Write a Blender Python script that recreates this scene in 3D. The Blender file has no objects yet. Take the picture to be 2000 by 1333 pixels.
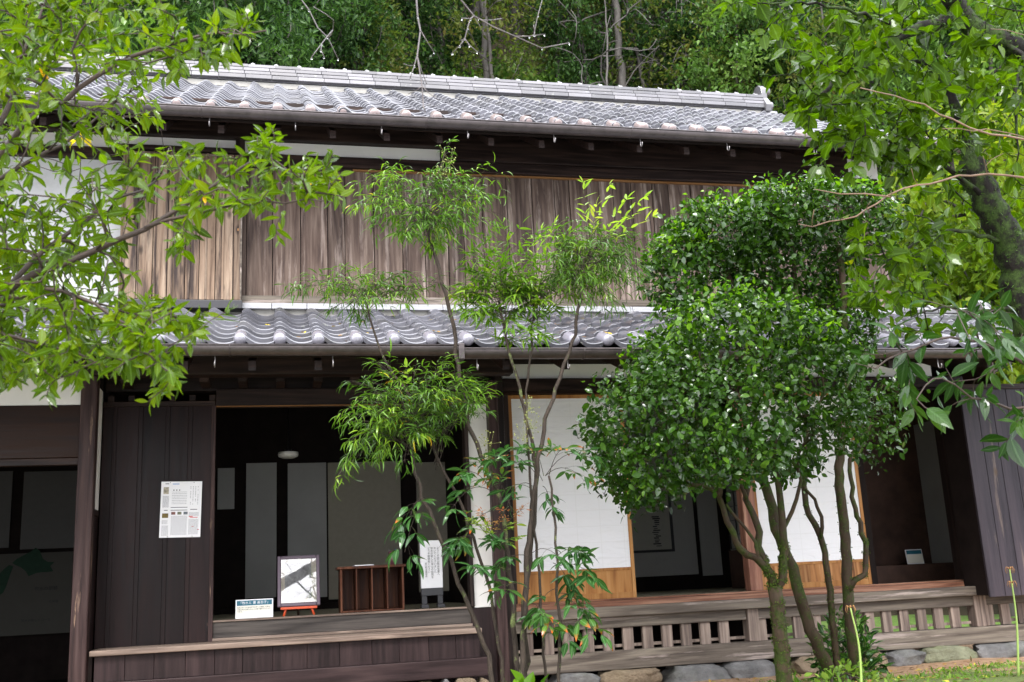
import bpy, bmesh, math, random
import numpy as np
from mathutils import Vector, Matrix

S = bpy.context.scene
COL = S.collection
RAD = math.radians

# ------------------------------------------------------------------ camera
FPX = 2020.0; PITCH = RAD(12.97); ROLL = RAD(-2.853); YAW = RAD(13.18)
EYE = np.array([0.0, 0.0, 0.95])
Fw = np.array([math.sin(YAW)*math.cos(PITCH), math.cos(YAW)*math.cos(PITCH), math.sin(PITCH)])
_r0 = np.array([math.cos(YAW), -math.sin(YAW), 0.0]); _u0 = np.cross(_r0, Fw)
Rt = math.cos(ROLL)*_r0 + math.sin(ROLL)*_u0
Up = -math.sin(ROLL)*_r0 + math.cos(ROLL)*_u0
cam = bpy.data.cameras.new("camera"); camo = bpy.data.objects.new("camera", cam); COL.objects.link(camo)
camo.matrix_world = Matrix(((Rt[0], Up[0], -Fw[0], EYE[0]), (Rt[1], Up[1], -Fw[1], EYE[1]), (Rt[2], Up[2], -Fw[2], EYE[2]), (0, 0, 0, 1)))
cam.sensor_width = 36; cam.lens = FPX/2000*36; cam.clip_start = 0.05; cam.clip_end = 500
cam.dof.use_dof = True; cam.dof.focus_distance = 7.8; cam.dof.aperture_fstop = 5.6
S.camera = camo

# ------------------------------------------------------------------ sky, sun, exposure
SUN_EL = RAD(50); SUN_AZ = RAD(198)          # azimuth measured clockwise from +Y: from behind the camera, a little to the left
w = bpy.data.worlds.new("World"); S.world = w; w.use_nodes = True
nt = w.node_tree; nt.nodes.clear()
sky = nt.nodes.new("ShaderNodeTexSky"); sky.sky_type = 'NISHITA'; sky.sun_disc = False
sky.sun_elevation = SUN_EL; sky.sun_rotation = SUN_AZ; sky.dust_density = 6.0; sky.air_density = 1.0; sky.ozone_density = 1.0
hs = nt.nodes.new("ShaderNodeHueSaturation"); hs.inputs['Saturation'].default_value = 0.75
bg = nt.nodes.new("ShaderNodeBackground"); bg.inputs['Strength'].default_value = 0.15
wo = nt.nodes.new("ShaderNodeOutputWorld")
cl = nt.nodes.new("ShaderNodeMix"); cl.data_type = 'RGBA'; cl.inputs[0].default_value = 0.8      # an even cloud layer over the sky
tcw = nt.nodes.new("ShaderNodeTexCoord"); sxw = nt.nodes.new("ShaderNodeSeparateXYZ"); nt.links.new(tcw.outputs['Generated'], sxw.inputs[0])
crw = nt.nodes.new("ShaderNodeValToRGB"); nt.links.new(sxw.outputs[2], crw.inputs[0])              # overcast: brighter overhead than at the horizon
crw.color_ramp.elements[0].position = 0.0; crw.color_ramp.elements[0].color = (.50, .52, .58, 1); crw.color_ramp.elements[1].position = 0.85; crw.color_ramp.elements[1].color = (.93, .95, 1.0, 1)
mlw = nt.nodes.new("ShaderNodeVectorMath"); mlw.operation = 'SCALE'; mlw.inputs['Scale'].default_value = 9.0; nt.links.new(crw.outputs[0], mlw.inputs[0]); nt.links.new(mlw.outputs[0], cl.inputs[7])
nt.links.new(sky.outputs[0], hs.inputs['Color']); nt.links.new(hs.outputs[0], cl.inputs[6]); nt.links.new(cl.outputs[2], bg.inputs[0]); nt.links.new(bg.outputs[0], wo.inputs[0])
sl = bpy.data.lights.new("sun", 'SUN'); sl.energy = 1.0; sl.angle = RAD(22); sl.color = (1.0, 0.99, 0.985)
so = bpy.data.objects.new("sun", sl); COL.objects.link(so)
sd = Vector((math.sin(SUN_AZ)*math.cos(SUN_EL), math.cos(SUN_AZ)*math.cos(SUN_EL), math.sin(SUN_EL)))
so.rotation_euler = sd.to_track_quat('Z', 'Y').to_euler(); so.location = (0, -5, 30)
S.view_settings.view_transform = 'Standard'; S.view_settings.look = 'None'
S.view_settings.gamma = 1.0; S.view_settings.exposure = 2.05
S.cycles.max_bounces = 8; S.cycles.transparent_max_bounces = 8; S.cycles.transmission_bounces = 6
S.cycles.diffuse_bounces = 4; S.cycles.glossy_bounces = 3

# ------------------------------------------------------------------ helpers
def at(x, y, Y):
    """world point on the plane Y=const seen at photograph pixel (x, y)"""
    d = Fw + (x-1000)/FPX*Rt - (y-666.5)/FPX*Up
    return EYE + d*((Y-EYE[1])/d[1])
def px(p):
    v = np.asarray(p, float)-EYE; z = v @ Fw
    return 1000+FPX*(v @ Rt)/z, 666.5-FPX*(v @ Up)/z
def wloc(o):
    v = Vector((0, 0, 0))
    while o is not None: v = v + o.location; o = o.parent
    return v
def tag(o, label=None, cat=None, group=None, kind=None):
    if label: o['label'] = label
    if cat: o['category'] = cat
    if group: o['group'] = group
    if kind: o['kind'] = kind
    return o
def thing(name, loc, label, cat, group=None):
    o = bpy.data.objects.new(name, None); COL.objects.link(o); o.location = loc; o.empty_display_size = .1
    return tag(o, label, cat, group)
def link(name, me, parent=None):
    o = bpy.data.objects.new(name, me); COL.objects.link(o)
    if parent is not None: o.parent = parent
    return o
def dup(o, parent=None, name=None):
    c = o.copy(); COL.objects.link(c); c.parent = parent
    for ch in list(o.children): dup(ch, c)
    return c

class MB:
    def __init__(s, seed=0):
        s.v = []; s.f = []; s.sm = []; s.rn = []; s.n = 0; s.R = random.Random(seed)
    def add(s, verts, faces, smooth=False, rnd=None):
        r = s.R.random() if rnd is None else rnd
        s.v.extend([tuple(map(float, p)) for p in verts])
        for f in faces: s.f.append(tuple(i+s.n for i in f)); s.sm.append(smooth); s.rn.append(r)
        s.n += len(verts); return s
    def box(s, x0, x1, y0, y1, z0, z1, rnd=None):
        return s.add([(x0,y0,z0),(x1,y0,z0),(x1,y1,z0),(x0,y1,z0),(x0,y0,z1),(x1,y0,z1),(x1,y1,z1),(x0,y1,z1)],
                     [(0,3,2,1),(4,5,6,7),(0,1,5,4),(1,2,6,5),(2,3,7,6),(3,0,4,7)], rnd=rnd)
    def prism(s, poly, a, b, axis=0, rnd=None):
        """extrude a 2-D outline from a to b along axis (0: x with (y,z), 1: y with (x,z), 2: z with (x,y))"""
        n = len(poly); vs = []
        for c in (a, b):
            for p in poly:
                vs.append((c, p[0], p[1]) if axis == 0 else (p[0], c, p[1]) if axis == 1 else (p[0], p[1], c))
        fs = [tuple(range(n-1, -1, -1)), tuple(range(n, 2*n))] + [(i, (i+1) % n, n+(i+1) % n, n+i) for i in range(n)]
        return s.add(vs, fs, rnd=rnd)
    def tube(s, pts, rad, n=6, cap=True, rnd=None):
        P = np.asarray(pts, float); rad = np.broadcast_to(np.asarray(rad, float), (len(P),))
        ok = np.concatenate([[True], np.linalg.norm(np.diff(P, axis=0), axis=1) > 1e-5]); P = P[ok]; rad = rad[ok]; m = len(P)
        if m < 2: return s
        T = np.gradient(P, axis=0); T /= np.linalg.norm(T, axis=1)[:, None]+1e-9
        a = np.array([0.31, 0.17, 0.93]) if abs(T[0][2]) < .9 else np.array([1., 0.1, 0])
        u = np.cross(T[0], a); u /= np.linalg.norm(u); vs = []
        ang = np.arange(n)*2*np.pi/n
        for i in range(m):
            u = u - T[i]*(u @ T[i]); u /= np.linalg.norm(u)+1e-9
            b = np.cross(T[i], u)
            vs.append(P[i] + rad[i]*(np.cos(ang)[:, None]*u + np.sin(ang)[:, None]*b))
        vs = np.concatenate(vs)
        fs = [(i*n+k, i*n+(k+1) % n, (i+1)*n+(k+1) % n, (i+1)*n+k) for i in range(m-1) for k in range(n)]
        if cap: fs += [tuple(range(n-1, -1, -1)), tuple(range((m-1)*n, m*n))]
        return s.add(vs, fs, True, rnd)
    def ball(s, c, r, nu=10, nv=6, rnd=None):
        r = np.broadcast_to(np.asarray(r, float), (3,)); vs = []; fs = []
        for j in range(nv+1):
            t = math.pi*j/nv
            for i in range(nu):
                p = 2*math.pi*i/nu
                vs.append((c[0]+r[0]*math.sin(t)*math.cos(p), c[1]+r[1]*math.sin(t)*math.sin(p), c[2]+r[2]*math.cos(t)))
        for j in range(nv):
            for i in range(nu): fs.append((j*nu+i, (j+1)*nu+i, (j+1)*nu+(i+1) % nu, j*nu+(i+1) % nu))
        return s.add(vs, fs, True, rnd)
    def lathe(s, prof, c, n=20, rnd=None):
        vs = [(c[0]+r*math.cos(2*math.pi*i/n), c[1]+r*math.sin(2*math.pi*i/n), c[2]+z) for r, z in prof for i in range(n)]
        fs = [(j*n+i, j*n+(i+1) % n, (j+1)*n+(i+1) % n, (j+1)*n+i) for j in range(len(prof)-1) for i in range(n)]
        return s.add(vs, fs, True, rnd)
    def build(s, name, mat, parent=None, bevel=0, mats=None):
        me = bpy.data.meshes.new(name)
        o = wloc(parent) if parent is not None else Vector((0, 0, 0))
        V = np.asarray(s.v, float) - np.array(o)
        me.from_pydata(V.tolist(), [], s.f)
        me.polygons.foreach_set('use_smooth', s.sm)
        at_ = me.attributes.new('rnd', 'FLOAT', 'FACE'); at_.data.foreach_set('value', s.rn)
        me.materials.append(mat); me.update()
        ob = link(name, me, parent)
        if bevel:
            b = ob.modifiers.new('bevel', 'BEVEL'); b.width = bevel; b.segments = 2; b.limit_method = 'ANGLE'; b.angle_limit = RAD(50)
        return ob

def box_part(name, mat, parent, x0, x1, y0, y1, z0, z1, bevel=.004, seed=0, label=None):
    o = MB(seed).box(x0, x1, y0, y1, z0, z1).build(name, mat, parent, bevel)
    if label: o['label'] = label
    return o

# ------------------------------------------------------------------ node materials
class NT:
    def __init__(s, name):
        s.m = bpy.data.materials.new(name); s.m.use_nodes = True; s.t = s.m.node_tree; s.t.nodes.clear()
        s.out = s.n('ShaderNodeOutputMaterial')
    def n(s, typ, **kw):
        nd = s.t.nodes.new(typ)
        for k, v in kw.items():
            if hasattr(nd, k): setattr(nd, k, v)
            else: nd.inputs[k.replace('_', ' ')].default_value = v
        return nd
    def l(s, a, b): s.t.links.new(a, b); return s
    def ramp(s, fac, stops, interp='LINEAR'):
        r = s.n('ShaderNodeValToRGB'); e = r.color_ramp; e.interpolation = interp
        while len(e.elements) < len(stops): e.elements.new(.5)
        for q, (p, c) in zip(e.elements, stops): q.position = p; q.color = (c[0], c[1], c[2], 1) if not np.isscalar(c) else (c, c, c, 1)
        s.l(fac, r.inputs[0]); return r.outputs[0]
    def math(s, op, a, b=None, clamp=False):
        m = s.n('ShaderNodeMath', operation=op); m.use_clamp = clamp
        for i, q in enumerate((a, b)):
            if q is None: continue
            if np.isscalar(q): m.inputs[i].default_value = q
            else: s.l(q, m.inputs[i])
        return m.outputs[0]
    def mix(s, fac, a, b, mode='MIX'):
        m = s.n('ShaderNodeMix', data_type='RGBA', blend_type=mode)
        for i, q in ((0, fac), (6, a), (7, b)):
            if np.isscalar(q): m.inputs[i].default_value = q
            elif isinstance(q, tuple): m.inputs[i].default_value = (*q, 1)
            else: s.l(q, m.inputs[i])
        return m.outputs[2]
    def noise(s, vec, scale, detail=4, rough=.55, dist=0):
        q = s.n('ShaderNodeTexNoise'); q.inputs['Scale'].default_value = scale; q.inputs['Detail'].default_value = detail
        q.inputs['Roughness'].default_value = rough; q.inputs['Distortion'].default_value = dist
        if vec is not None: s.l(vec, q.inputs['Vector'])
        return q.outputs[0]
    def coords(s, scale=(1, 1, 1), use_rnd=True, k=13.7):
        tc = s.n('ShaderNodeTexCoord').outputs['Object']
        if use_rnd:
            a = s.n('ShaderNodeAttribute', attribute_name='rnd').outputs['Fac']
            sc = s.math('MULTIPLY', a, k); va = s.n('ShaderNodeVectorMath', operation='ADD')
            s.l(tc, va.inputs[0]); s.l(sc, va.inputs[1]); tc = va.outputs[0]
        mp = s.n('ShaderNodeMapping'); mp.inputs['Scale'].default_value = scale; s.l(tc, mp.inputs[0])
        return mp.outputs[0]
    def rnd(s): return s.n('ShaderNodeAttribute', attribute_name='rnd').outputs['Fac']
    def bump(s, h, strength=.3, dist=.01):
        b = s.n('ShaderNodeBump'); b.inputs['Strength'].default_value = strength; b.inputs['Distance'].default_value = dist
        s.l(h, b.inputs['Height']); return b.outputs[0]
    def princ(s, col, rough=.6, normal=None, spec=.5, coat=0, metal=0, coat_rough=.1):
        p = s.n('ShaderNodeBsdfPrincipled')
        for k, q in (('Base Color', col), ('Roughness', rough)):
            if isinstance(q, tuple): p.inputs[k].default_value = (*q, 1)
            elif np.isscalar(q): p.inputs[k].default_value = q
            else: s.l(q, p.inputs[k])
        p.inputs['Specular IOR Level'].default_value = spec; p.inputs['Metallic'].default_value = metal
        p.inputs['Coat Weight'].default_value = coat; p.inputs['Coat Roughness'].default_value = coat_rough
        if normal is not None: s.l(normal, p.inputs['Normal'])
        s.l(p.outputs[0], s.out.inputs[0]); return p

def wood(name, cols, axis='z', rough=.55, fine=34, stain=None, knots=None, ring=5., bump=.25, var=.35, spec=.16):
    """planks: cols = (dark, mid, light); grain runs along axis"""
    n = NT(name); st = {'x': (.06, 1, 1), 'y': (1, .06, 1), 'z': (1, 1, .06)}[axis]
    co = n.coords(st)
    g1 = n.noise(co, fine, 5, .65, .2)
    big = n.noise(co, ring, 3, .5, .6)
    rings = n.math('FRACT', n.math('MULTIPLY', big, 7.0))
    rg = n.math('ABSOLUTE', n.math('SUBTRACT', rings, .5))
    fac = n.math('ADD', n.math('MULTIPLY', g1, .85), n.math('MULTIPLY', rg, .52))
    c = n.ramp(fac, [(.33, cols[0]), (.55, cols[1]), (.78, cols[2])])
    r = n.rnd()
    v = n.math('ADD', n.math('MULTIPLY', r, var), 1-var*.5)
    cb = n.n('ShaderNodeCombineColor')
    for i in range(3): n.l(v, cb.inputs[i])
    c = n.mix(1.0, c, cb.outputs[0], 'MULTIPLY')
    if stain:
        s2 = n.noise(n.coords(tuple(q*1.0 if q == 1 else .07 for q in st), k=5.1), stain[2]*1.8, 7, .68, .15)
        c = n.mix(n.ramp(s2, [(stain[3], 0.0), (stain[4], stain[1])]), c, stain[0])
    if knots:
        vo = n.n('ShaderNodeTexVoronoi', feature='F1'); vo.inputs['Scale'].default_value = knots[0]
        stk = {'x': (.5, 1, 1), 'y': (1, .5, 1), 'z': (1, 1, .5)}[axis]
        n.l(n.coords(stk, k=3.3), vo.inputs['Vector'])
        d = vo.outputs['Distance']
        c = n.mix(n.ramp(d, [(0, .0), (knots[1]*.45, .0), (knots[1]*.6, .9), (knots[1], .75), (knots[1]*2.2, 0)]), c, knots[2])
        c = n.mix(n.ramp(d, [(0, .85), (knots[1]*.45, .6), (knots[1]*.6, 0)]), c, knots[3])
    nr = n.bump(fac, bump, .006)
    rr = n.ramp(g1, [(.3, max(rough-.12, .05)), (.7, min(rough+.12, 1))])
    n.princ(c, rr, nr, spec)
    return n.m

def plain(name, col, rough=.6, spec=.5, metal=0, var=.12, scale=6, bump=0, coat=0, dirt=None):
    n = NT(name); co = n.coords()
    q = n.noise(co, scale, 5, .6)
    a = tuple(max(0, k*(1-var)) for k in col); b = tuple(min(1, k*(1+var)) for k in col)
    c = n.ramp(q, [(.3, a), (.7, b)])
    if dirt: c = n.mix(n.ramp(n.noise(co, dirt[1], 6, .65), [(dirt[2], 0.), (dirt[2]+.2, dirt[3])]), c, dirt[0])
    nr = n.bump(n.noise(co, scale*6, 4), bump, .01) if bump else None
    n.princ(c, rough, nr, spec, coat, metal); return n.m

def leafmat(name, stops, trans, tw=.3, rough=.3, spec=.5, coat=.3, rib=(.16, .30, .06), ribw=.5, tipcol=None):
    """leaves: colour chosen per leaf from 'leaf' attribute (along, across, random)"""
    n = NT(name)
    a = n.n('ShaderNodeAttribute', attribute_name='leaf')
    sp = n.n('ShaderNodeSeparateColor'); n.l(a.outputs['Color'], sp.inputs[0])
    c = n.ramp(sp.outputs[2], stops)
    d = n.math('ABSOLUTE', n.math('SUBTRACT', sp.outputs[1], .5))
    c = n.mix(n.ramp(d, [(.03, ribw), (.09, 0)]), c, rib)
    vein = n.math('SINE', n.math('ADD', n.math('MULTIPLY', sp.outputs[0], 60.), n.math('MULTIPLY', d, -30.)))
    if tipcol:
        f = n.math('MULTIPLY', n.ramp(sp.outputs[0], [(.6, 0.), (.9, 1.)]), n.ramp(sp.outputs[2], [(.72, 0.), (.8, 1.)]))
        c = n.mix(f, c, tipcol)
    b = n.bump(vein, .25, .002)
    p = n.princ(c, .40, b, spec*.12, coat, 0, .05)
    hsh = n.math('FRACT', n.math('MULTIPLY', sp.outputs[2], 17.31))           # some leaves carry a film of rain, others are dry
    n.l(n.ramp(hsh, [(.50, coat*.25), (.62, min(1., coat*2.6))]), p.inputs['Coat Weight'])
    t = n.n('ShaderNodeBsdfTranslucent')
    tc = n.mix(1.0, c, trans, 'MULTIPLY'); n.l(tc, t.inputs[0])
    ms = n.n('ShaderNodeMixShader'); ms.inputs[0].default_value = tw
    n.l(p.outputs[0], ms.inputs[1]); n.l(t.outputs[0], ms.inputs[2]); n.l(ms.outputs[0], n.out.inputs[0])
    return n.m

# ------------------------------------------------------------------ leaves and branches
def unit(a): return a/(np.linalg.norm(a, axis=-1, keepdims=True)+1e-9)
def leaf_object(name, mat, parent, P, D, N, L, W, rnd, k=3, droop=.25, fold=.25, pw=.8, curl=None, sharp=1.0):
    """many leaves as one mesh; P base, D axis, N upper normal, L length, W half width"""
    P = np.asarray(P, float); n = len(P); D = unit(np.asarray(D, float)); N = np.asarray(N, float)
    N = unit(N - D*np.sum(N*D, 1, keepdims=True)); Sd = np.cross(D, N)
    L = np.broadcast_to(np.asarray(L, float), (n,)); W = np.broadcast_to(np.asarray(W, float), (n,))
    dr = np.broadcast_to(np.asarray(droop, float), (n,))
    ts = np.linspace(0, 1, k+2); nv = 3*k+2
    V = np.zeros((n, nv, 3)); A = np.ones((n, nv, 4), np.float32); A[:, :, 2] = np.asarray(rnd)[:, None]
    def ctr(t):
        if curl is None: return P + D*(L*t)[:, None] - N*(L*dr*t*t)[:, None]
        th = dr*2.6*t+1e-4
        return P + D*(L*np.sin(th)/(dr*2.6+1e-4))[:, None] - N*(L*(1-np.cos(th))/(dr*2.6+1e-4))[:, None]
    V[:, 0] = P; A[:, 0, 0] = 0; A[:, 0, 1] = .5
    for i in range(1, k+1):
        t = ts[i]; c = ctr(t); wd = (W*math.sin(math.pi*t**pw)**sharp)[:, None]
        b = 1+(i-1)*3
        V[:, b] = c - Sd*wd + N*wd*fold; V[:, b+1] = c; V[:, b+2] = c + Sd*wd + N*wd*fold
        A[:, b:b+3, 0] = t; A[:, b, 1] = 0; A[:, b+1, 1] = .5; A[:, b+2, 1] = 1
    V[:, -1] = ctr(1.0); A[:, -1, 0] = 1; A[:, -1, 1] = .5
    T = [(0, 2, 1), (0, 3, 2)]
    Q = []
    for i in range(k-1):
        b = 1+i*3; Q += [(b, b+1, b+4, b+3), (b+1, b+2, b+5, b+4)]
    e = 1+(k-1)*3; T += [(e, e+1, nv-1), (e+1, e+2, nv-1)]
    T = np.array(T); off = (np.arange(n)*nv)[:, None, None]
    tl = (T[None]+off).reshape(-1); tn = n*len(T)
    if Q: ql = (np.array(Q)[None]+off).reshape(-1); qn = n*len(Q)
    else: ql = np.zeros(0, int); qn = 0
    loops = np.concatenate([tl, ql]).astype(np.int32)
    tot = np.concatenate([np.full(tn, 3), np.full(qn, 4)]).astype(np.int32)
    st = np.concatenate([[0], np.cumsum(tot)[:-1]]).astype(np.int32)
    o = np.array(wloc(parent)) if parent is not None else 0
    me = bpy.data.meshes.new(name)
    me.vertices.add(n*nv); me.vertices.foreach_set('co', (V-o).reshape(-1).astype(np.float32))
    me.loops.add(len(loops)); me.loops.foreach_set('vertex_index', loops)
    me.polygons.add(len(tot)); me.polygons.foreach_set('loop_start', st); me.polygons.foreach_set('loop_total', tot)
    me.polygons.foreach_set('use_smooth', np.ones(len(tot), bool))
    ca = me.attributes.new('leaf', 'FLOAT_COLOR', 'POINT'); ca.data.foreach_set('color', A.reshape(-1))
    me.materials.append(mat); me.update(); me.validate()
    return link(name, me, parent)

def smooth_line(pts, step):
    P = np.asarray(pts, float)
    Q = np.vstack([2*P[0]-P[1], P, 2*P[-1]-P[-2]]); out = []
    for i in range(1, len(Q)-2):
        m = max(1, int(np.linalg.norm(Q[i+1]-Q[i])/step))
        for t in np.arange(m)/m:
            a, b, c, d = Q[i-1], Q[i], Q[i+1], Q[i+2]
            out.append(.5*((2*b)+(-a+c)*t+(2*a-5*b+4*c-d)*t*t+(-a+3*b-3*c+d)*t**3))
    out.append(P[-1]); return np.array(out)

class Tree:
    """branch network: trunk lines with given radii, then each shoot tip joins the nearest suitable branch"""
    def __init__(s, seed): s.R = np.random.default_rng(seed); s.p = np.zeros((60000, 3)); s.par = []; s.fix = []; s.d = np.zeros((60000, 3)); s.n = 0; s.tips = []
    def node(s, p, par, fix=0, d=None):
        i = s.n; s.p[i] = p; s.par.append(par); s.fix.append(fix)
        if d is None:
            d = s.p[i]-s.p[par] if par >= 0 else np.array([0, 0, 1.]); d = d/(np.linalg.norm(d)+1e-9)
        s.d[i] = d; s.n += 1; return i
    def line(s, pts, r0, r1, step=.06, wob=.006, join=True):
        L = smooth_line(pts, step); L[1:-1] += s.R.normal(0, wob, (len(L)-2, 3)); par = -1
        if join and s.n:
            d = np.linalg.norm(s.p[:s.n]-L[0], axis=1); par = int(d.argmin())
        for i, p in enumerate(L): par = s.node(p, par, r0+(r1-r0)*i/(len(L)-1))
        return par
    def shoots(s, tips, seg=.1, jit=.12, bias=.35, order=True, lift=.05):
        tips = np.asarray(tips)
        if order:
            base = s.p[:s.n:3]; dd = np.array([np.linalg.norm(base-t, axis=1).min() for t in tips]); tips = tips[np.argsort(dd)]
        for t in tips:
            v = t-s.p[:s.n]; d = np.linalg.norm(v, axis=1)+1e-6
            c = np.sum(v*s.d[:s.n], 1)/d
            i = int((d*(1.2-bias*c)).argmin()); D = d[i]; a = s.p[i]
            ctl = a + s.d[i]*D*.35 + s.R.normal(0, jit*D, 3); ctl = .5*ctl+.5*(a+t)/2+np.array([0, 0, lift*D])
            m = max(2, int(D/seg)); par = i
            for k in range(1, m+1):
                q = k/m; par = s.node((1-q)**2*a+2*q*(1-q)*ctl+q*q*t, par)
            s.tips.append(par)
    def radii(s, r_tip=.0015, ex=2.4):
        ar = np.zeros(s.n); r = np.zeros(s.n)
        for i in range(s.n-1, -1, -1):
            r[i] = s.fix[i] if s.fix[i] > 0 else max(ar[i]**(1/ex), r_tip)
            if s.par[i] >= 0: ar[s.par[i]] += r[i]**ex
        return r
    def mesh(s, r_tip=.0015, ex=2.4, rmax=1.0, mb=None):
        r = np.minimum(s.radii(r_tip, ex), rmax); mb = mb or MB(1); ch = [[] for _ in range(s.n)]
        for i in range(s.n):
            if s.par[i] >= 0: ch[s.par[i]].append(i)
        starts = [i for i in range(s.n) if s.par[i] < 0]
        while starts:
            i = starts.pop(); c = []; rr = []
            if s.par[i] >= 0: c.append(s.p[s.par[i]]); rr.append(min(r[s.par[i]], r[i]*1.3))
            while True:
                c.append(s.p[i]); rr.append(r[i])
                if not ch[i]: break
                k = sorted(ch[i], key=lambda q: (s.fix[q] > 0, r[q])); starts += k[:-1]; i = k[-1]
            mx = max(rr); mb.tube(c, rr, 10 if mx > .03 else 6 if mx > .008 else 4)
        return mb
    def tipdirs(s): t = np.array(s.tips); return s.p[t], s.d[t]

def whorls(P, D, n, L, back, spread, rs, grav=.3, up=1.0, wr=.36, tiprand=.6, lv=.3):
    """leaves round each shoot tip"""
    oP, oD, oN, oL, oR = [], [], [], [], []
    for p, d in zip(P, D):
        m = rs.integers(n[0], n[1]+1); a = np.array([0, 0, 1.]) if abs(d[2]) < .9 else np.array([1., 0, 0])
        u = np.cross(d, a); u /= np.linalg.norm(u); v = np.cross(d, u); ph = rs.random()*6.28; tr = rs.random()
        for j in range(m):
            th = RAD(spread[0]+(spread[1]-spread[0])*rs.random()); az = ph+j*2.4+rs.normal(0, .3)
            q = d*math.cos(th)+(u*math.cos(az)+v*math.sin(az))*math.sin(th); q[2] -= grav*rs.random()
            q = q/np.linalg.norm(q)
            nn = np.array([0, 0, up])+rs.normal(0, .75, 3)+d*.4
            oP.append(p-d*back*(j/m)); oD.append(q); oN.append(nn); oL.append(L*(1-lv+2*lv*rs.random())*(.6+.4*(j+1)/m)); oR.append(min(1, max(0, tiprand*tr+(1-tiprand)*rs.random())))
    oL = np.array(oL); return np.array(oP), np.array(oD), np.array(oN), oL, oL*wr*.5*2*.5*(1+.2*rs.normal(0, 1, len(oL)).clip(-1, 1)), np.array(oR)

def text_part(name, body, size, loc, mat, parent, rot=(RAD(90), 0, 0), align='CENTER', lead=1.0, ext=.0004):
    cu = bpy.data.curves.new(name, 'FONT'); cu.body = body; cu.size = size; cu.align_x = align; cu.align_y = 'CENTER'
    cu.space_line = lead; cu.extrude = ext; cu.resolution_u = 2
    tmp = bpy.data.objects.new(name, cu); me = bpy.data.meshes.new_from_object(tmp); bpy.data.objects.remove(tmp)
    me.materials.clear(); me.materials.append(mat)
    o = link(name, me, parent); o.location = Vector(loc)-wloc(parent); o.rotation_euler = rot
    return o

# ------------------------------------------------------------------ materials
M = {}
M['dark'] = wood('dark_wood', ((0.008,0.0048,0.004), (0.0176,0.0104,0.0088), (0.036,0.0208,0.016)), 'x', .5)
M['darkz'] = wood('dark_wood_upright', ((0.0084,0.0056,0.0049), (0.0196,0.0126,0.0112), (0.0385,0.0252,0.021)), 'z', .5)
M['post'] = wood('worn_post_wood', ((0.0181,0.01008,0.009353), (0.03878,0.02197,0.02058), (0.06205,0.03891,0.03507)), 'z', .55, stain=((.40,.27,.18), .8, 9, .60, .68))
M['panel'] = wood('dark_boards', ((0.006254,0.003126,0.002947), (0.01138,0.005469,0.005341), (0.01762,0.008789,0.008106)), 'z', .42, ring=3, var=.5, knots=(5, .06, (.012,.009,.009), (.06,.035,.03)))
M['bluepanel'] = wood('wet_boards', ((0.0194,0.01552,0.01941), (0.03363,0.02735,0.03388), (0.04741,0.03695,0.04412)), 'z', .38, ring=2, var=.25, stain=((.20,.15,.12), .5, 6, .58, .66), knots=(4.2, .055, (.08,.05,.03), (.30,.18,.09)))
M['shut'] = wood('weathered_shutters', ((0.03624,0.02285,0.0183), (0.08903,0.06051,0.04759), (0.1514,0.1109,0.08662)), 'z', .6, ring=4.5, var=.55, stain=((.42,.34,.29), .8, 8, .53, .70))
M['pale'] = wood('pale_weathered_boards', ((0.07435,0.04618,0.03006), (0.183,0.1262,0.08685), (0.2688,0.2032,0.1469)), 'z', .6, ring=3.5, var=.4, stain=((.025,.018,.018), .9, 6, .48, .60), knots=(6.5, .085, (.02,.014,.012), (.40,.20,.08)))
M['grey'] = wood('grey_rails', ((0.05328,0.0422,0.03462), (0.1138,0.09418,0.07567), (0.1847,0.1583,0.1251)), 'x', .6, ring=4, stain=((.36,.30,.27), .7, 8, .56, .66))
M['greyz'] = wood('grey_slats', ((0.08468,0.06343,0.05403), (0.1794,0.1386,0.115), (0.2889,0.2294,0.1874)), 'z', .6, ring=4, var=.4)
M['step'] = wood('step_wood', ((0.087,0.06405,0.05212), (0.1945,0.1446,0.1153), (0.3071,0.2376,0.1905)), 'x', .55, ring=4, stain=((.38,.29,.23), .7, 8, .55, .65))
M['stepdark'] = wood('step_boards', ((0.01254,0.007401,0.007355), (0.02351,0.01415,0.01438), (0.03919,0.02445,0.02341)), 'x', .5, ring=3, var=.35)
M['stepdarkz'] = wood('step_boards_upright', ((0.01176,0.00708,0.007018), (0.02156,0.01287,0.01304), (0.03331,0.02059,0.02006)), 'z', .5, ring=3, var=.4)
M['riser'] = wood('riser_wood', ((0.024,0.0204,0.018), (0.051,0.0432,0.0384), (0.084,0.072,0.063)), 'x', .5, ring=5, var=.2)
M['honey'] = wood('honey_wood', ((0.2066,0.0827,0.02216), (0.3236,0.1477,0.04431), (0.3856,0.1949,0.06892)), 'z', .45, ring=3, var=.2)
M['honeyx'] = wood('honey_rail', ((0.1457,0.06664,0.02232), (0.2142,0.1073,0.04143), (0.2485,0.137,0.06057)), 'x', .45, ring=3, var=.2)
M['koshi'] = wood('old_panel_wood', ((0.1296,0.04833,0.01497), (0.2754,0.1227,0.04082), (0.405,0.2082,0.08845)), 'z', .5, ring=4, var=.5)
M['rack'] = wood('rack_wood', ((.035,.011,.006), (.075,.026,.013), (.13,.052,.028)), 'z', .45, ring=4, var=.3)
M['red'] = wood('reddish_post', ((.11,.045,.030), (.20,.090,.060), (.30,.15,.10)), 'z', .5, ring=4, stain=((.42,.24,.16), .6, 7, .58, .66))
M['track'] = wood('threshold_wood', ((.10,.04,.025), (.22,.10,.06), (.36,.20,.13)), 'x', .45, ring=4)
M['brownx'] = wood('brown_board', ((0.00693,0.002646,0.001344), (0.01386,0.005481,0.002688), (0.01964,0.007938,0.004032)), 'x', .5, ring=3)
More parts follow.
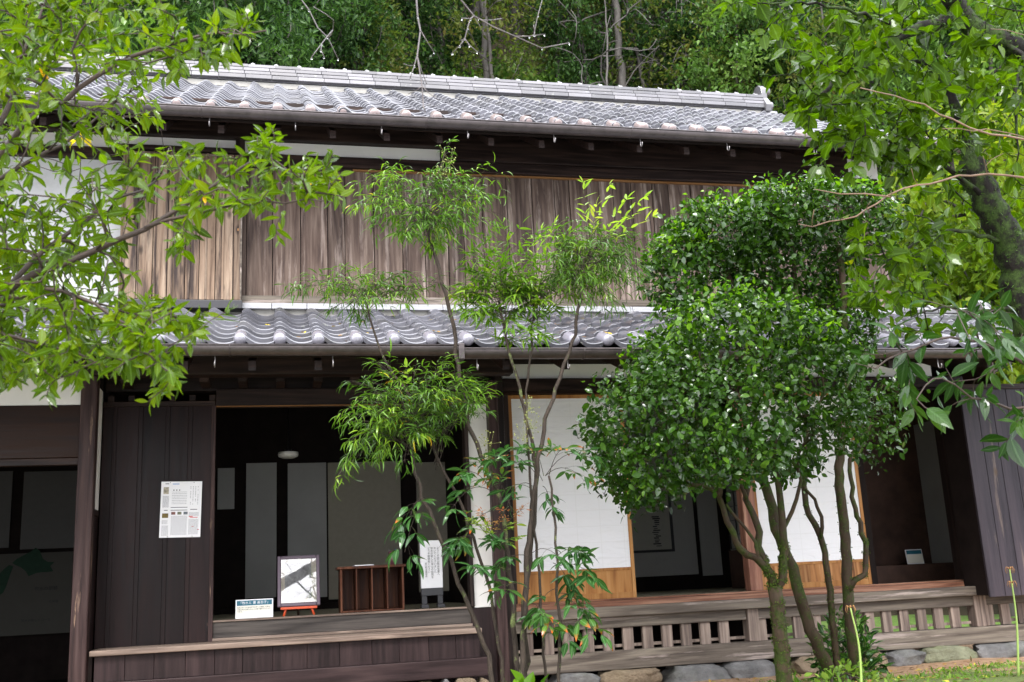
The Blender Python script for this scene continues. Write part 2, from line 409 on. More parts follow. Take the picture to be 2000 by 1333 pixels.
M['plaster'] = plain('white_plaster', (.72,.70,.67), .85, .2, 0, .05, 3, .15)
M['oldplaster'] = plain('weathered_plaster', (.47,.47,.465), .85, .2, 0, .12, 2.2, .2, dirt=((.30,.29,.27), 5, .5, .5))
M['mortar'] = plain('grey_mortar', (.30,.29,.265), .85, .15, 0, .15, 8)
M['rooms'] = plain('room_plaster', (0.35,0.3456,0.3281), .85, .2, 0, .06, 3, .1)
M['fusuma'] = plain('fusuma_paper', (.36,.35,.31), .8, .2, 0, .04, 14, .08)
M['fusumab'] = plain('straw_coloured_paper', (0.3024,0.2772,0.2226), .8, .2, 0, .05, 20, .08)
M['lath'] = plain('flashing_grey', (0.3094,0.3094,0.3262), .5, .5, 0, .1, 5)
M['tatami'] = plain('tatami_straw', (.42,.38,.26), .6, .35, 0, .1, 30)
M['black'] = plain('black_lacquer', (.015,.014,.017), .35, .5, 0, .2)
M['metal'] = plain('hook_metal', (.30,.28,.28), .35, .5, .7, .2)
M['copper'] = plain('brown_gutter_sheet', (.060,.048,.048), .38, .6, .3, .3, 9, dirt=((.022,.016,.016), 16, .55, .9))
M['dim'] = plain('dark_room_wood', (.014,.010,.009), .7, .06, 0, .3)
M['dimb'] = plain('dark_brown_boards', (0.0726,0.0396,0.02904), .55, .35, 0, .35, 5)
M['ink'] = plain('ink', (.03,.03,.035), .7, .3)
M['white'] = plain('white_card', (.80,.80,.82), .6, .3, 0, .02)
M['cream'] = plain('cream_card', (.78,.76,.66), .5, .35, 0, .02)
M['teal'] = plain('teal_band', (.02,.13,.19), .5, .35, 0, .05)
M['orange'] = plain('vermilion_lacquer', (.62,.085,.025), .4, .5, 0, .05)
M['plum'] = plain('plum_frame', (.085,.055,.080), .35, .5, 0, .15)

def tilemat(name, a, b, c, rough):
    n = NT(name); co = n.coords(k=3.); r = n.rnd()
    q = n.noise(co, 5, 5, .6); f = n.math('ADD', n.math('MULTIPLY', r, .65), n.math('MULTIPLY', q, .4))
    col = n.ramp(f, [(.15, tuple(k*.7 for k in a)), (.5, b), (.9, tuple(k*1.2 for k in c))])
    sp = n.noise(co, 60, 3, .6)
    col = n.mix(n.ramp(sp, [(.60, 0.), (.75, .35)]), col, (.09, .085, .085))
    mo = n.noise(n.coords((1, .35, 1), k=1.), 2.2, 5, .65)
    col = n.mix(n.ramp(mo, [(.54, 0.), (.70, .45)]), col, (.10, .092, .072))
    li = n.noise(n.coords(k=1.), 26, 4, .6)
    col = n.mix(n.ramp(li, [(.64, 0.), (.70, .5)]), col, (.34, .35, .30))
    rr = n.ramp(q, [(.3, rough-.06), (.7, rough+.12)])
    n.princ(col, rr, n.bump(sp, .08, .003), .7, .8, 0, .13)
    return n.m
M['tile'] = tilemat('wet_roof_tile', (0.05984,0.05811,0.06853), (0.09512,0.09439,0.1105), (0.1268,0.1253,0.1428), .30)
M['ridge'] = tilemat('ridge_tile', (0.06791,0.06451,0.07168), (0.1019,0.09675,0.1048), (0.1426,0.1358,0.1468), .34)
M['cap'] = tilemat('end_tile', (0.1176,0.1102,0.1326), (0.1911,0.1837,0.2145), (0.2425,0.2352,0.2691), .32)
M['capb'] = tilemat('mossy_end_tile', (.10,.062,.055), (.15,.10,.092), (.22,.17,.165), .5)

M['earthpanel'] = plain('shade_darkened_paper', (.12,.12,.115), .8, .2, 0, .05, 14)  # panel paper with the dark room's shade put into its colour
M['ridgecap'] = tilemat('ridge_cap_tile', (0.1275,0.1237,0.131), (0.1875,0.1837,0.1892), (0.2475,0.2438,0.2473), .3)
def paper():
    n = NT('shoji_paper'); tc = n.n('ShaderNodeTexCoord').outputs['Object']
    mp = n.n('ShaderNodeMapping'); mp.inputs['Rotation'].default_value = (RAD(90), 0, 0); n.l(tc, mp.inputs[0])
    br = n.n('ShaderNodeTexBrick'); br.offset = 0; br.inputs['Scale'].default_value = 1
    br.inputs['Brick Width'].default_value = .216; br.inputs['Row Height'].default_value = .142; br.inputs['Mortar Size'].default_value = .006; br.inputs['Mortar Smooth'].default_value = .6
    n.l(mp.outputs[0], br.inputs['Vector'])
    c = n.mix(br.outputs['Fac'], (.90, .90, .92), (.855, .855, .865))
    q = n.noise(n.coords((1, 1, 4), False), 3.2, 3, .5, 1.2)
    b = n.bump(q, .8, .016)
    p = n.princ(c, .75, b, .25); t = n.n('ShaderNodeBsdfTranslucent'); t.inputs[0].default_value = (.7, .68, .62, 1)
    ms = n.n('ShaderNodeMixShader'); ms.inputs[0].default_value = .2
    n.l(p.outputs[0], ms.inputs[1]); n.l(t.outputs[0], ms.inputs[2]); n.l(ms.outputs[0], n.out.inputs[0]); return n.m
M['paper'] = paper()

# ------------------------------------------------------------------ the house
H = thing('farmhouse', (2.4, 9.0, 0.1), 'old two-storey Japanese wooden farmhouse with grey tiled roofs standing in front of the wooded hill', 'house')
TW = .268

def tile_field(name, x0, ncol, ye, ze, slope, nrow, parent, mat, row=.232, seed=3):
    R = np.random.default_rng(seed); A = math.atan(slope); ca, sa = math.cos(A), math.sin(A)
    us = np.array([0, .06, .14, .22, .32, .42, .52, .64, .76, .88, .97, 1.0])
    hh = np.array([.040, .056, .064, .060, .044, .024, .009, .001, .000, .005, .013, .017])
    mb = MB(seed); K = len(us)
    us2 = np.concatenate([[0], us, [1.0]]); h2 = np.concatenate([[.004], hh, [-.005]]); K = len(us2)
    for i in range(nrow):
        for j in range(ncol):
            jz = R.normal(0, .0025); js = R.normal(0, .005); tilt = R.normal(0, .003)
            X = x0+(j+us2)*TW
            rows = []
            for (s, t) in ((i*row+js, -.006), (i*row+js, .026), (i*row+js+.008, .031), ((i+1)*row+.02, .000)):
                hz = h2 + t + jz + tilt*(us2-.5)
                if t < 0: hz = hz
                rows.append(np.stack([X, ye+s*ca-hz*sa, ze+s*sa+hz*ca], 1))
            V = np.concatenate(rows)
            F = [(r*K+k, r*K+k+1, (r+1)*K+k+1, (r+1)*K+k) for r in range(3) for k in range(K-1)]
            mb.add(V, F, False, R.random())
    return mb.build(name, mat, parent)

def eave_caps(x0, ncol, ye, ze, slope, parent, mat, r=.047):
    A = math.atan(slope); me = None
    for j in range(ncol):
        c = (x0+(j+.15)*TW, ye-.012, ze+.052)
        if me is None:
            mb = MB(5); n = 12; prof = [(0, -.030), (.020, -.028), (.036, -.020), (.045, -.006), (.047, .010), (.045, .16)]
            vs = []; fs = []
            for (rr, d) in prof:
                for k in range(n):
                    a = 2*math.pi*k/n
                    vs.append((c[0]+rr*math.cos(a), c[1]+d*math.cos(A)-rr*math.sin(a)*math.sin(A), c[2]+d*math.sin(A)+rr*math.sin(a)*math.cos(A)))
            for q in range(len(prof)-1):
                for k in range(n): fs.append((q*n+k, q*n+(k+1) % n, (q+1)*n+(k+1) % n, (q+1)*n+k))
            mb.add(vs, fs, True); o = mb.build('eave_end_cap', mat, parent); me = o; b = c
        else:
            d = me.copy(); COL.objects.link(d); d.parent = parent; d.location = (c[0]-b[0], 0, 0)

def slab(mb, x0, x1, ye, ze, slope, yt, off, th):
    """roof deck parallel to the tiles, off below them"""
    zt = ze+slope*(yt-ye)
    mb.prism([(ye, ze-off), (yt, zt-off), (yt, zt-off-th), (ye, ze-off-th)], x0, x1, 0); return mb

# ---- upper roof
UE, UZ, US = 8.15, 4.80, .565
UX0 = 6.40-43*TW
ur = tile_field('upper_roof', UX0, 43, UE, UZ, US, 17, H, M['tile'], seed=11)
eave_caps(UX0, 43, UE, UZ, US, ur, M['capb'])
YR = 11.55; ZR = UZ+US*(YR-UE)
slab(MB(), UX0, 6.38, UE+.02, UZ+.005, US, YR, .03, .05).build('roof_deck', M['dark'], ur)
mb = MB(2); mb.prism([(YR, ZR-.02), (YR+4.2, ZR-2.3), (YR+4.2, ZR-2.36), (YR, ZR-.08)], UX0, 6.38, 0); mb.build('rear_slope', M['tile'], ur)
# ridge stack
def ridge(x0, x1, y, z, layers, parent, seed, capr=.068, hw=.15):
    R = random.Random(seed)
    MB().box(x0, x1-.01, y-hw+.01, y+hw-.01, z-.06, z+.005).build('ridge_mortar', M['mortar'], parent)
    mb = MB(seed); zz = z+.02
    for k in range(layers):
        x = x0-R.random()*.2; wv = hw+.035-k*.014; th = .05 if k else .06
        while x < x1:
            L = .30; e = min(x+L, x1); j = R.uniform(-.003, .003)
            a = max(x, x0)
            if e-a > .02: mb.box(a+.002, e-.002, y-wv+j, y+wv+j, zz+.012, zz+th)
            x += L
        mb.box(x0, x1-.02, y-wv+.045, y+wv-.045, zz-.002, zz+th-.002, 0.0)
        zz += th
    mb.build('ridge_course', M['ridge'], parent, .004)
    mb = MB(seed+1); n = 12; x = x0
    while x < x1-.02:
        e = min(x+TW, x1)
        for (a, b, r) in ((x, x+.045, capr+.017), (x+.045, e, capr)):
            if b <= a: continue
            vs = []; 
            for xx in (a, b):
                for k in range(n+1):
                    t = math.pi*k/n; vs.append((xx, y+r*math.cos(t), zz-.005+r*math.sin(t)*.95))
            fs = [(k, k+1, n+2+k, n+1+k) for k in range(n)]+[tuple(range(n, -1, -1)), tuple(range(n+1, 2*n+2))]
            mb.add(vs, fs, False)
        mb.ball((x+.022, y, zz+capr*.95+.008), (.020, .03, .016), 8, 5)
        x += TW
    mb.build('ridge_cap', M['ridgecap'], parent)
    return zz
ztop = ridge(UX0, 6.22, YR, ZR+.02, 4, ur, 21)
# ornament tile at the ridge end
def onigawara(x, y, z0, h, parent):
    hw = .20; poly = [(y-hw, z0-.06), (y-hw-.03, z0+.02), (y-hw+.02, z0+.10), (y-hw+.07, z0+.16)]
    for k in range(9):
        t = math.pi-math.pi*k/8; poly.append((y+.13*math.cos(t), z0+h-.13+.15*math.sin(t)))
    poly += [(y+hw-.07, z0+.16), (y+hw-.02, z0+.10), (y+hw+.03, z0+.02), (y+hw, z0-.06)]
    mb = MB(4); mb.prism(poly, x, x+.075, 0)
    mb.tube([(x+.06, y, z0+h-.06), (x+.17, y, z0+h-.05)], .058, 14); mb.tube([(x+.06, y, z0+.10), (x+.19, y, z0+.10)], .064, 14)
    mb.ball((x+.19, y, z0+.10), (.02, .05, .05)); mb.ball((x+.17, y, z0+h-.05), (.018, .045, .045))
    mb.ball((x+.05, y-.15, z0+.05), (.05, .05, .05)); mb.ball((x+.05, y+.15, z0+.05), (.05, .05, .05))
    return mb.build('ridge_end_tile', M['ridge'], parent, .008)
onigawara(6.20, YR, ZR+.06, .36, ur)
MB().tube([(6.28, YR, ZR+.02), (6.43, YR, ZR+.02)], .075, 12).build('verge_cap', M['ridge'], ur)
# verge boards and gable
MB().prism([(UE+.05, UZ-.03), (YR, ZR-.02), (YR, ZR-.22), (UE+.05, UZ-.22)], 6.37, 6.41, 0).build('verge_board', M['dark'], ur)

# ---- lower roof
LE, LZ, LS = 7.24, 2.615, .392
LX0 = 7.22-45*TW
lr = tile_field('lower_roof', LX0, 45, LE, LZ, LS, 8, H, M['tile'], seed=12)
eave_caps(LX0, 45, LE, LZ, LS, lr, M['cap'], .05)
slab(MB(), LX0, 7.20, LE+.02, LZ+.005, LS, 9.0, .025, .045).build('roof_deck', M['dark'], lr)
ZJ = LZ+LS*(9-LE)
ridge(6.1, 7.24, 9.25, ZJ+.02, 2, lr, 31, .06, .11)
onigawara(7.20, 9.25, ZJ+.03, .24, lr)
MB().prism([(9.25, ZJ+.02), (11.6, ZJ-.9), (11.6, ZJ-.96), (9.25, ZJ-.06)], 6.12, 7.20, 0).build('rear_slope', M['tile'], lr)
# flashing courses where the roof meets the upper wall
MB().box(LX0, 6.1, 8.93, 9.02, 3.24, 3.335).build('joint_plaster', M['mortar'], lr)
mb = MB(8)
for k in range(2):
    x = LX0
    while x < 6.1:
        mb.box(x+.002, min(x+.30, 6.1)-.002, 8.885+.012*k, 9.0, 3.335+.028*k, 3.361+.028*k); x += .30
    LX_ = LX0+.13
mb.build('flashing_course', M['lath'], lr, .003)

# ---- gutters
def gutter(name, x0, x1, y, zt, r, parent, hooks):
    n = 12; mb = MB(9); xs = [x0, x1]
    vs = []
    for xx in xs:
        for k in range(n+1):
            t = math.pi+math.pi*k/n; vs.append((xx, y+r*math.cos(t), zt+r*1.05*math.sin(t)))
        for k in range(n, -1, -1):
            t = math.pi+math.pi*k/n; vs.append((xx, y+(r-.004)*math.cos(t), zt+(r-.004)*1.05*math.sin(t)))
    m = 2*(n+1); mb.add(vs, [(k, (k+1) % m, m+(k+1) % m, m+k) for k in range(m)], True)
    mb.tube([(x0, y-r, zt), (x1, y-r, zt)], .006, 6)
    x = x0+.9
    while x < x1: mb.tube([(x, y+r*1.03*math.cos(math.pi+math.pi*k/8), zt+r*1.08*math.sin(math.pi+math.pi*k/8)) for k in range(9)], .004, 4); x += 1.83
    g = mb.build(name, M['copper'], parent)
    first = None
    for hx in hooks:
        if first is None:
            hk = MB(1); p = [(hx, y+r*.3, zt-r*1.0), (hx, y+r*.3, zt-r-.05)]+[(hx, y+r*.3-.022+.022*math.cos(a), zt-r-.06-.022*math.sin(a)) for a in np.linspace(0, math.pi, 6)]+[(hx, y+r*.3-.044, zt-r-.05)]
            hk.tube(p, .0045, 5); first = hk.build('gutter_hook', M['metal'], g); fx = hx
        else:
            d = first.copy(); COL.objects.link(d); d.parent = g; d.location = (hx-fx, 0, 0)
    return g
gutter('upper_gutter', UX0-.03, 6.46, 8.075, 4.785, .062, H, [at(745+i*168, 262, 8.1)[0] for i in range(-4, 6)])
gutter('lower_gutter', LX0-.03, 1.275, 7.17, 2.602, .062, H, [at(x, 710, 7.2)[0] for x in (420, 650)])
gutter('lower_gutter', 1.31, 7.26, 7.17, 2.577, .062, H, [at(x, 710, 7.2)[0] for x in (931, 1108, 1290, 1470, 1650, 1830)])
MB().box(1.272, 1.314, 7.105, 7.235, 2.50, 2.615).build('gutter_joint', M['copper'], H, .004)

# ---- rafters and eave boards
def rafters(x0, x1, dx, ye, ze, slope, yt, parent, hgt=.07, wd=.05):
    first = None; x = x0
    while x < x1:
        if first is None:
            q = MB(2); zt = ze+slope*(yt-ye)
            q.prism([(ye, ze), (yt, zt), (yt, zt-hgt), (ye, ze-hgt)], x, x+wd, 0); first = q.build('rafter', M['dark'], parent)
        else:
            d = first.copy(); COL.objects.link(d); d.parent = parent; d.location = (x-x0, 0, 0)
        x += dx
rafters(UX0+.1, 6.35, .455, UE+.06, UZ-.085, US, 9.1, ur)
rafters(LX0+.1, 7.15, .455, LE+.06, LZ-.085, LS, 9.0, lr)
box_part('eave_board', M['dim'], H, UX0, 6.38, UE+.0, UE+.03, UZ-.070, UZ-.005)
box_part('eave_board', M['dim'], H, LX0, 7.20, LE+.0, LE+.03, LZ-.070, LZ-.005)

# ---- upper storey wall
box_part('upper_wall_core', M['dim'], H, LX0, 6.1, 9.03, 9.2, 3.2, 5.2)
box_part('upper_sill', M['grey'], H, -.295, 5.75, 8.94, 9.03, 3.392, 3.468, .005, 4)
R = random.Random(5); mb = MB(17); x = -.26
while x < 5.70:
    wd = R.uniform(.15, .27); e = min(x+wd, 5.70); mb.box(x+.0035, e-.0035, 8.983+R.uniform(0, .010), 9.02, 3.468, 4.672); x += wd
mb.build('shutter_boards', M['shut'], H, .002)
box_part('shutter_rail', M['honeyx'], H, .68, 5.70, 8.968, 9.02, 4.672, 4.690, .003)
box_part('shutter_rail', M['dark'], H, -.26, .675, 8.968, 9.02, 4.672, 4.690, .003)
box_part('wall_post', M['shut'], H, -.30, -.262, 8.95, 9.02, 3.468, 4.70, .003, 8)
box_part('lintel_beam', M['dark'], H, -5, 6.05, 8.935, 9.03, 4.692, 4.795, .006, 2)
box_part('plaster_band', M['plaster'], H, -5, 1.50, 9.0, 9.03, 4.795, 4.935)
box_part('upper_beam', M['dark'], H, -5, 1.50, 8.93, 9.03, 4.935, 5.30, .006, 3)
box_part('upper_beam', M['dark'], H, 1.50, 5.72, 8.915, 9.03, 4.797, 5.30, .008, 4)
box_part('wall_post', M['darkz'], H, -.36, -.28, 8.955, 9.02, 4.70, 4.98, .004, 5)
box_part('corner_plaster', M['plaster'], H, 5.72, 6.10, 8.99, 9.03, 4.797, 5.30)
box_part('corner_boards', M['shut'], H, 5.80, 6.10, 8.99, 9.03, 3.39, 4.69)
box_part('corner_post', M['darkz'], H, 5.70, 5.80, 8.94, 9.03, 3.39, 4.692, .005)
MB().prism([(9.03, 3.0), (9.03, 5.30), (YR, ZR-.15), (14.0, 5.3), (14.0, 3.0)], 6.06, 6.10, 0).build('gable_wall', M['plaster'], H)
box_part('left_plaster', M['oldplaster'], H, LX0, -1.30, 8.985, 9.03, 3.40, 4.692)
box_part('left_plaster_beam', M['darkz'], H, -3.1, -2.98, 8.95, 9.03, 3.40, 4.692)
# shutter box (left) of pale boards
tb = MB(6).box(-1.292, -.297, 8.845, 9.0, 3.385, 4.735).build('shutter_box', M['dim'], H)
mb = MB(33); R = random.Random(9); x = -1.285
while x < -.31:
    e = min(x+R.uniform(.115, .15), -.305); mb.box(x+.003, e-.003, 8.822, 8.845, 3.392, 4.72); x = e
mb.build('box_boards', M['pale'], tb, .002)
mb = MB(34)
for k in range(8): mb.box(-1.289+k*.1385, -1.275+k*.1385, 8.808, 8.824, 3.392, 4.72)
mb.build('box_batten', M['pale'], tb, .002)
box_part('box_corner', M['grey'], tb, -.318, -.293, 8.81, 8.90, 3.385, 4.735, .003)
box_part('box_tray', M['black'], tb, -1.31, -.285, 8.80, 9.0, 3.312, 3.384, .004)
box_part('box_top', M['dark'], tb, -1.31, -.285, 8.80, 9.0, 4.735, 4.775, .004)

# ---- ground floor: front posts and beams
box_part('front_post', M['post'], H, -1.463, -1.343, 8.34, 8.46, .02, 2.64, .012, 3, 'worn reddish brown square post at the left')
box_part('eave_beam', M['dark'], H, LX0, 1.95, 8.33, 8.47, 2.642, 2.80, .008, 5)
for k in range(10): box_part('ceiling_joist', M['dark'], H, -1.2+k*.3, -1.13+k*.3, 8.47, 8.77, 2.612, 2.66, .003, k)
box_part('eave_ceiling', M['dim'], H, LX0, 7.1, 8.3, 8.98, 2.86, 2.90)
box_part('plaster_band', M['plaster'], H, LX0, -1.465, 8.385, 8.44, 2.42, 2.64)
box_part('brown_board', M['brownx'], H, LX0, -1.465, 8.38, 8.445, 2.015, 2.418, .004)
box_part('door_head', M['dark'], H, LX0, -1.465, 8.39, 8.45, 1.96, 2.013, .004)
# side wall between front post and boards
box_part('side_plaster', M['plaster'], H, -1.41, -1.372, 8.46, 8.80, 1.64, 2.60)
box_part('side_rail', M['dark'], H, -1.415, -1.365, 8.46, 8.80, 1.59, 1.638, .004)
box_part('side_boards', M['panel'], H, -1.41, -1.372, 8.46, 8.80, .55, 1.588, .003)
box_part('latch', M['darkz'], H, -1.372, -1.345, 8.47, 8.51, .80, .92, .003); box_part('latch', M['darkz'], H, -1.372, -1.355, 8.47, 8.50, 1.20, 1.27, .003)
# boarded door panel
dp = MB(2).box(-1.365, -.50, 8.81, 8.84, .52, 2.50).build('boarded_door', M['panel'], H)
mb = MB(40); xs = [-1.365, -1.285, -1.085, -.875, -.70, -.515]
for a, b in zip(xs, xs[1:]): mb.box(a+.003, b-.003, 8.795, 8.812, .55, 2.47)
mb.build('door_board', M['panel'], dp, .002)
mb = MB(41)
for a in xs[1:-1]: mb.box(a-.002, a+.03, 8.785, 8.80, .55, 2.47)
mb.build('door_batten', M['panel'], dp, .002)
box_part('door_stile', M['post'], dp, -.518, -.485, 8.775, 8.84, .585, 2.47, .003, 6)
for k in range(6): box_part('door_track_block', M['dark'], dp, -1.33+k*.158, -1.28+k*.158, 8.77, 8.80, 2.512, 2.56, .003, k)
box_part('door_rail', M['dark'], dp, -1.365, -.49, 8.775, 8.84, 2.47, 2.51, .003)
box_part('door_lintel', M['dark'], H, -.485, 1.80, 8.77, 8.90, 2.465, 2.61, .006, 7)
box_part('lintel_edge', M['honeyx'], H, -.485, 1.62, 8.765, 8.80, 2.459, 2.466, .001)
box_part('back_lintel', M['dark'], H, -1.365, 1.80, 8.86, 8.98, 2.61, 2.95, .006, 8)
# white wall strip and corner post
box_part('wall_strip', M['plaster'], H, 1.625, 1.80, 8.80, 8.90, .735, 2.464)
box_part('strip_post', M['darkz'], H, 1.590, 1.624, 8.77, 8.90, .745, 2.464, .004)
box_part('strip_boards', M['stepdarkz'], H, 1.59, 1.80, 8.79, 8.86, .10, .732, .003)
box_part('corner_post', M['post'], H, 1.795, 1.885, 8.70, 8.84, .10, 2.66, .012, 11)
box_part('corner_post', M['darkz'], H, 1.885, 1.955, 8.80, 9.02, .10, 2.86, .008, 12)
# entrance step
st = MB(3).box(-1.33, 1.60, 8.375, 8.79, .548, .588).build('entrance_step', M['step'], H, .006)
mb = MB(22); x = -1.30; R = random.Random(4)
while x < 1.58:
    e = min(x+R.uniform(.2, .26), 1.585); mb.box(x+.0015, e-.0015, 8.42, 8.44, .362, .547); x = e
mb.build('step_boards', M['stepdarkz'], st, .002)
box_part('step_sill', M['stepdark'], st, -1.33, 1.66, 8.375, 8.47, .222, .361, .006)
box_part('riser', M['riser'], H, -.487, 1.60, 8.80, 8.83, .612, .732, .004, 2)
box_part('riser_strip', M['step'], H, -.487, 1.60, 8.775, 8.83, .589, .611, .003, 3)
box_part('floor_edge', M['step'], H, -.487, 1.60, 8.785, 8.90, .733, .747, .003, 5)
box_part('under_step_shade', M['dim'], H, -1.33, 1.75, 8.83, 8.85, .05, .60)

# ---- veranda
box_part('veranda_edge', M['grey'], H, 1.96, 6.38, 8.70, 8.86, .598, .682, .008, 7)
box_part('threshold', M['track'], H, 1.96, 6.40, 8.862, 9.05, .655, .726, .005, 3)
box_part('threshold_lip', M['track'], H, 1.96, 6.40, 8.95, 9.05, .727, .742, .003, 4)
box_part('under_beam', M['grey'], H, 1.96, 4.05, 8.765, 8.86, .505, .597, .006, 8)
box_part('under_beam', M['grey'], H, 4.16, 7.25, 8.765, 8.86, .505, .597, .006, 9)
box_part('foundation_sill', M['grey'], H, 1.96, 4.62, 8.735, 8.87, .165, .318, .008, 10)
box_part('foundation_sill', M['grey'], H, 4.622, 7.3, 8.74, 8.87, .165, .315, .008, 12)
box_part('veranda_post', M['greyz'], H, 4.052, 4.158, 8.745, 8.87, .319, .597, .006, 1)
box_part('veranda_post', M['greyz'], H, 6.33, 6.46, 8.745, 8.87, .316, .597, .006, 2)
first = None; k = 0
for i in range(30):
    x = 2.02+i*.1775
    if x > 7.1: break
    if 3.97 < x < 4.15 or 6.25 < x < 6.45: continue
    if first is None: first = MB(1).box(x, x+.092, 8.785, 8.83, .317, .504).build('veranda_slat', M['greyz'], H, .004); fx = x
    else:
        d = first.copy(); d.data = first.data.copy(); COL.objects.link(d); d.parent = H; d.location = (x-fx, (i*37 % 7-3)*.0012, 0)
        v = ((i*0.381) % 1.0); d.data.attributes['rnd'].data.foreach_set('value', [v]*len(d.data.polygons))
box_part('slat_rail', M['greyz'], H, 1.96, 7.2, 8.832, 8.86, .34, .365, .003)
box_part('floor_joists', M['dim'], H, -1.3, 7.2, 9.1, 11.4, .56, .64)
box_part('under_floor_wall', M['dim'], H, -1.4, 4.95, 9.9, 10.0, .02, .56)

# ---- sliding screens
def shoji(x0, x1, y, z0, zk, z1, koshi_mat, frame_mat, name='shoji_screen', fr=.034):
    s_ = MB(1); s_.box(x0, x0+fr, y-.016, y+.016, z0, z1); s_.box(x1-fr, x1, y-.016, y+.016, z0, z1)
    s_.box(x0+fr, x1-fr, y-.014, y+.014, z1-fr, z1); s_.box(x0+fr, x1-fr, y-.014, y+.014, z0, z0+.05); s_.box(x0+fr, x1-fr, y-.014, y+.014, zk-.012, zk+.014)
    f = s_.build(name, frame_mat, H, .003)
    b = MB(2); n = 1 if koshi_mat is M['honey'] else 9
    for k in range(n): b.box(x0+fr+(x1-x0-2*fr)*k/n+.0005, x0+fr+(x1-x0-2*fr)*(k+1)/n-.0005, y-.006, y+.006, z0+.05, zk-.012)
    b.build('screen_panel', koshi_mat, f)
    MB(3).box(x0+fr, x1-fr, y-.0085, y-.0065, zk+.014, z1-fr).build('screen_paper', M['paper'], f)
    k_ = MB(4)
    for i in range(1, 5): xx = x0+fr+(x1-x0-2*fr)*i/5; k_.box(xx-.004, xx+.004, y-.006, y+.008, zk+.014, z1-fr)
    i = zk+.014+.142
    while i < z1-fr: k_.box(x0+fr, x1-fr, y-.0055, y+.0075, i-.004, i+.004); i += .142
    k_.build('screen_lattice', frame_mat, f); return f
shoji(2.035, 3.125, 9.0, .743, .995, 2.572, M['honey'], M['honey'])
shoji(4.335, 5.452, 9.0, .743, .965, 2.572, M['koshi'], M['honey'])
box_part('room_post', M['red'], H, 4.205, 4.330, 8.95, 9.07, .743, 2.572, .006, 6)
box_part('room_post', M['darkz'], H, 1.957, 2.033, 8.95, 9.05, .743, 2.572, .005, 7)
box_part('head_track', M['brownx'], H, 1.957, 6.40, 8.94, 9.06, 2.573, 2.60, .004)
box_part('head_beam', M['dark'], H, 1.957, 6.70, 8.93, 9.06, 2.601, 2.715, .006, 9)
box_part('plaster_band', M['plaster'], H, 1.957, 6.40, 8.99, 9.04, 2.716, 2.86)
# right end: dark post, boards box
box_part('end_post', M['darkz'], H, 6.40, 6.68, 8.93, 9.08, .60, 2.60, .006, 3)
box_part('end_post_edge', M['red'], H, 6.44, 6.47, 8.915, 8.931, .60, 2.60, .004, 4)
eb = MB(2).box(6.335, 7.3, 8.525, 8.86, .60, 2.50).build('end_board_box', M['dim'], H)
mb = MB(44)
for k in range(6): mb.box(6.325+k*.166+.0025, 6.325+(k+1)*.166-.0025, 8.50, 8.526, .583, 2.50)
mb.build('end_board', M['bluepanel'], eb, .003)
box_part('end_box_top', M['dark'], eb, 6.30, 7.3, 8.49, 8.87, 2.50, 2.55, .004)

# ---- rooms
def room(x0, x1, y0, y1, z0, z1, wm, fm, name):
    f = box_part(name+'_floor', fm, H, x0, x1, y0, y1, z0-.05, z0, 0)
    box_part(name+'_back_wall', wm, H, x0, x1, y1, y1+.06, z0-.2, z1, 0)
    box_part(name+'_side_wall', wm, H, x0-.06, x0, y0, y1+.06, z0-.2, z1, 0); box_part(name+'_side_wall', wm, H, x1, x1+.06, y0, y1+.06, z0-.2, z1, 0)
    box_part(name+'_ceiling', M['dim'], H, x0, x1, y0, y1, z1, z1+.05, 0)
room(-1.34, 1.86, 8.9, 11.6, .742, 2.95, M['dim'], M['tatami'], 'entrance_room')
def panel_px(name, mat, px0, py0, px1, py1, Y, d=.02, bev=.002):
    a = at(px0, py1, Y); b = at(px1, py0, Y); zb = .5*(a[2]+at(px1, py1, Y)[2]); zt = .5*(at(px0, py0, Y)[2]+b[2])
    return box_part(name, mat, H, .5*(a[0]+at(px0, py0, Y)[0]), .5*(b[0]+at(px1, py1, Y)[0]), Y-d, Y, zb, zt, bev)
panel_px('sliding_panel', M['rooms'], 480, 905, 540, 1168, 11.58)
panel_px('sliding_panel', M['rooms'], 562, 905, 638, 1168, 11.58)
fp = panel_px('sliding_panel', M['fusumab'], 641, 903, 784, 1168, 11.54)
pp = at(774, 1040, 11.51); MB().lathe([(.0, 0), (.022, 0), (.024, .006), (.018, .006)], (0, 0, 0), 16).build('door_pull', M['black'], fp).location = Vector(pp)-wloc(fp)
bpy.data.objects['door_pull'].rotation_euler = (RAD(90), 0, 0)
panel_px('sliding_panel', M['fusumab'], 815, 903, 912, 1155, 11.58)
panel_px('small_window', M['rooms'], 425, 915, 458, 995, 11.58)
box_part('wall_rail', M['dim'], H, -1.3, 1.8, 11.5, 11.6, .742, .80)
# room behind the sliding screens
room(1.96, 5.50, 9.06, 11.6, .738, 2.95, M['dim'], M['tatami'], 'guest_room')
panel_px('room_plaster', M['rooms'], 1130, 760, 1348, 1128, 11.58)
panel_px('room_plaster', M['rooms'], 1356, 760, 1394, 1125, 11.58)
hf = panel_px('hanging_frame', M['black'], 1130, 860, 1308, 1082, 11.54, .03)
panel_px('frame_picture', M['fusuma'], 1134, 866, 1304, 1077, 11.51, .004)
o = bpy.data.objects['frame_picture']; o.parent = hf; o.location = (0, 0, 0)
q = at(1283, 1040, 11.5); mb = MB(3); R = random.Random(2)
for k in range(16): mb.box(q[0]-.035+R.uniform(-.02, .02), q[0]+.02+R.uniform(-.02, .03), 11.500, 11.506, q[2]-.16+k*.022, q[2]-.152+k*.022+R.uniform(0, .008))
mb.build('brush_writing', M['ink'], hf)
lt = MB(5); a = at(1406, 1150, 10.6)
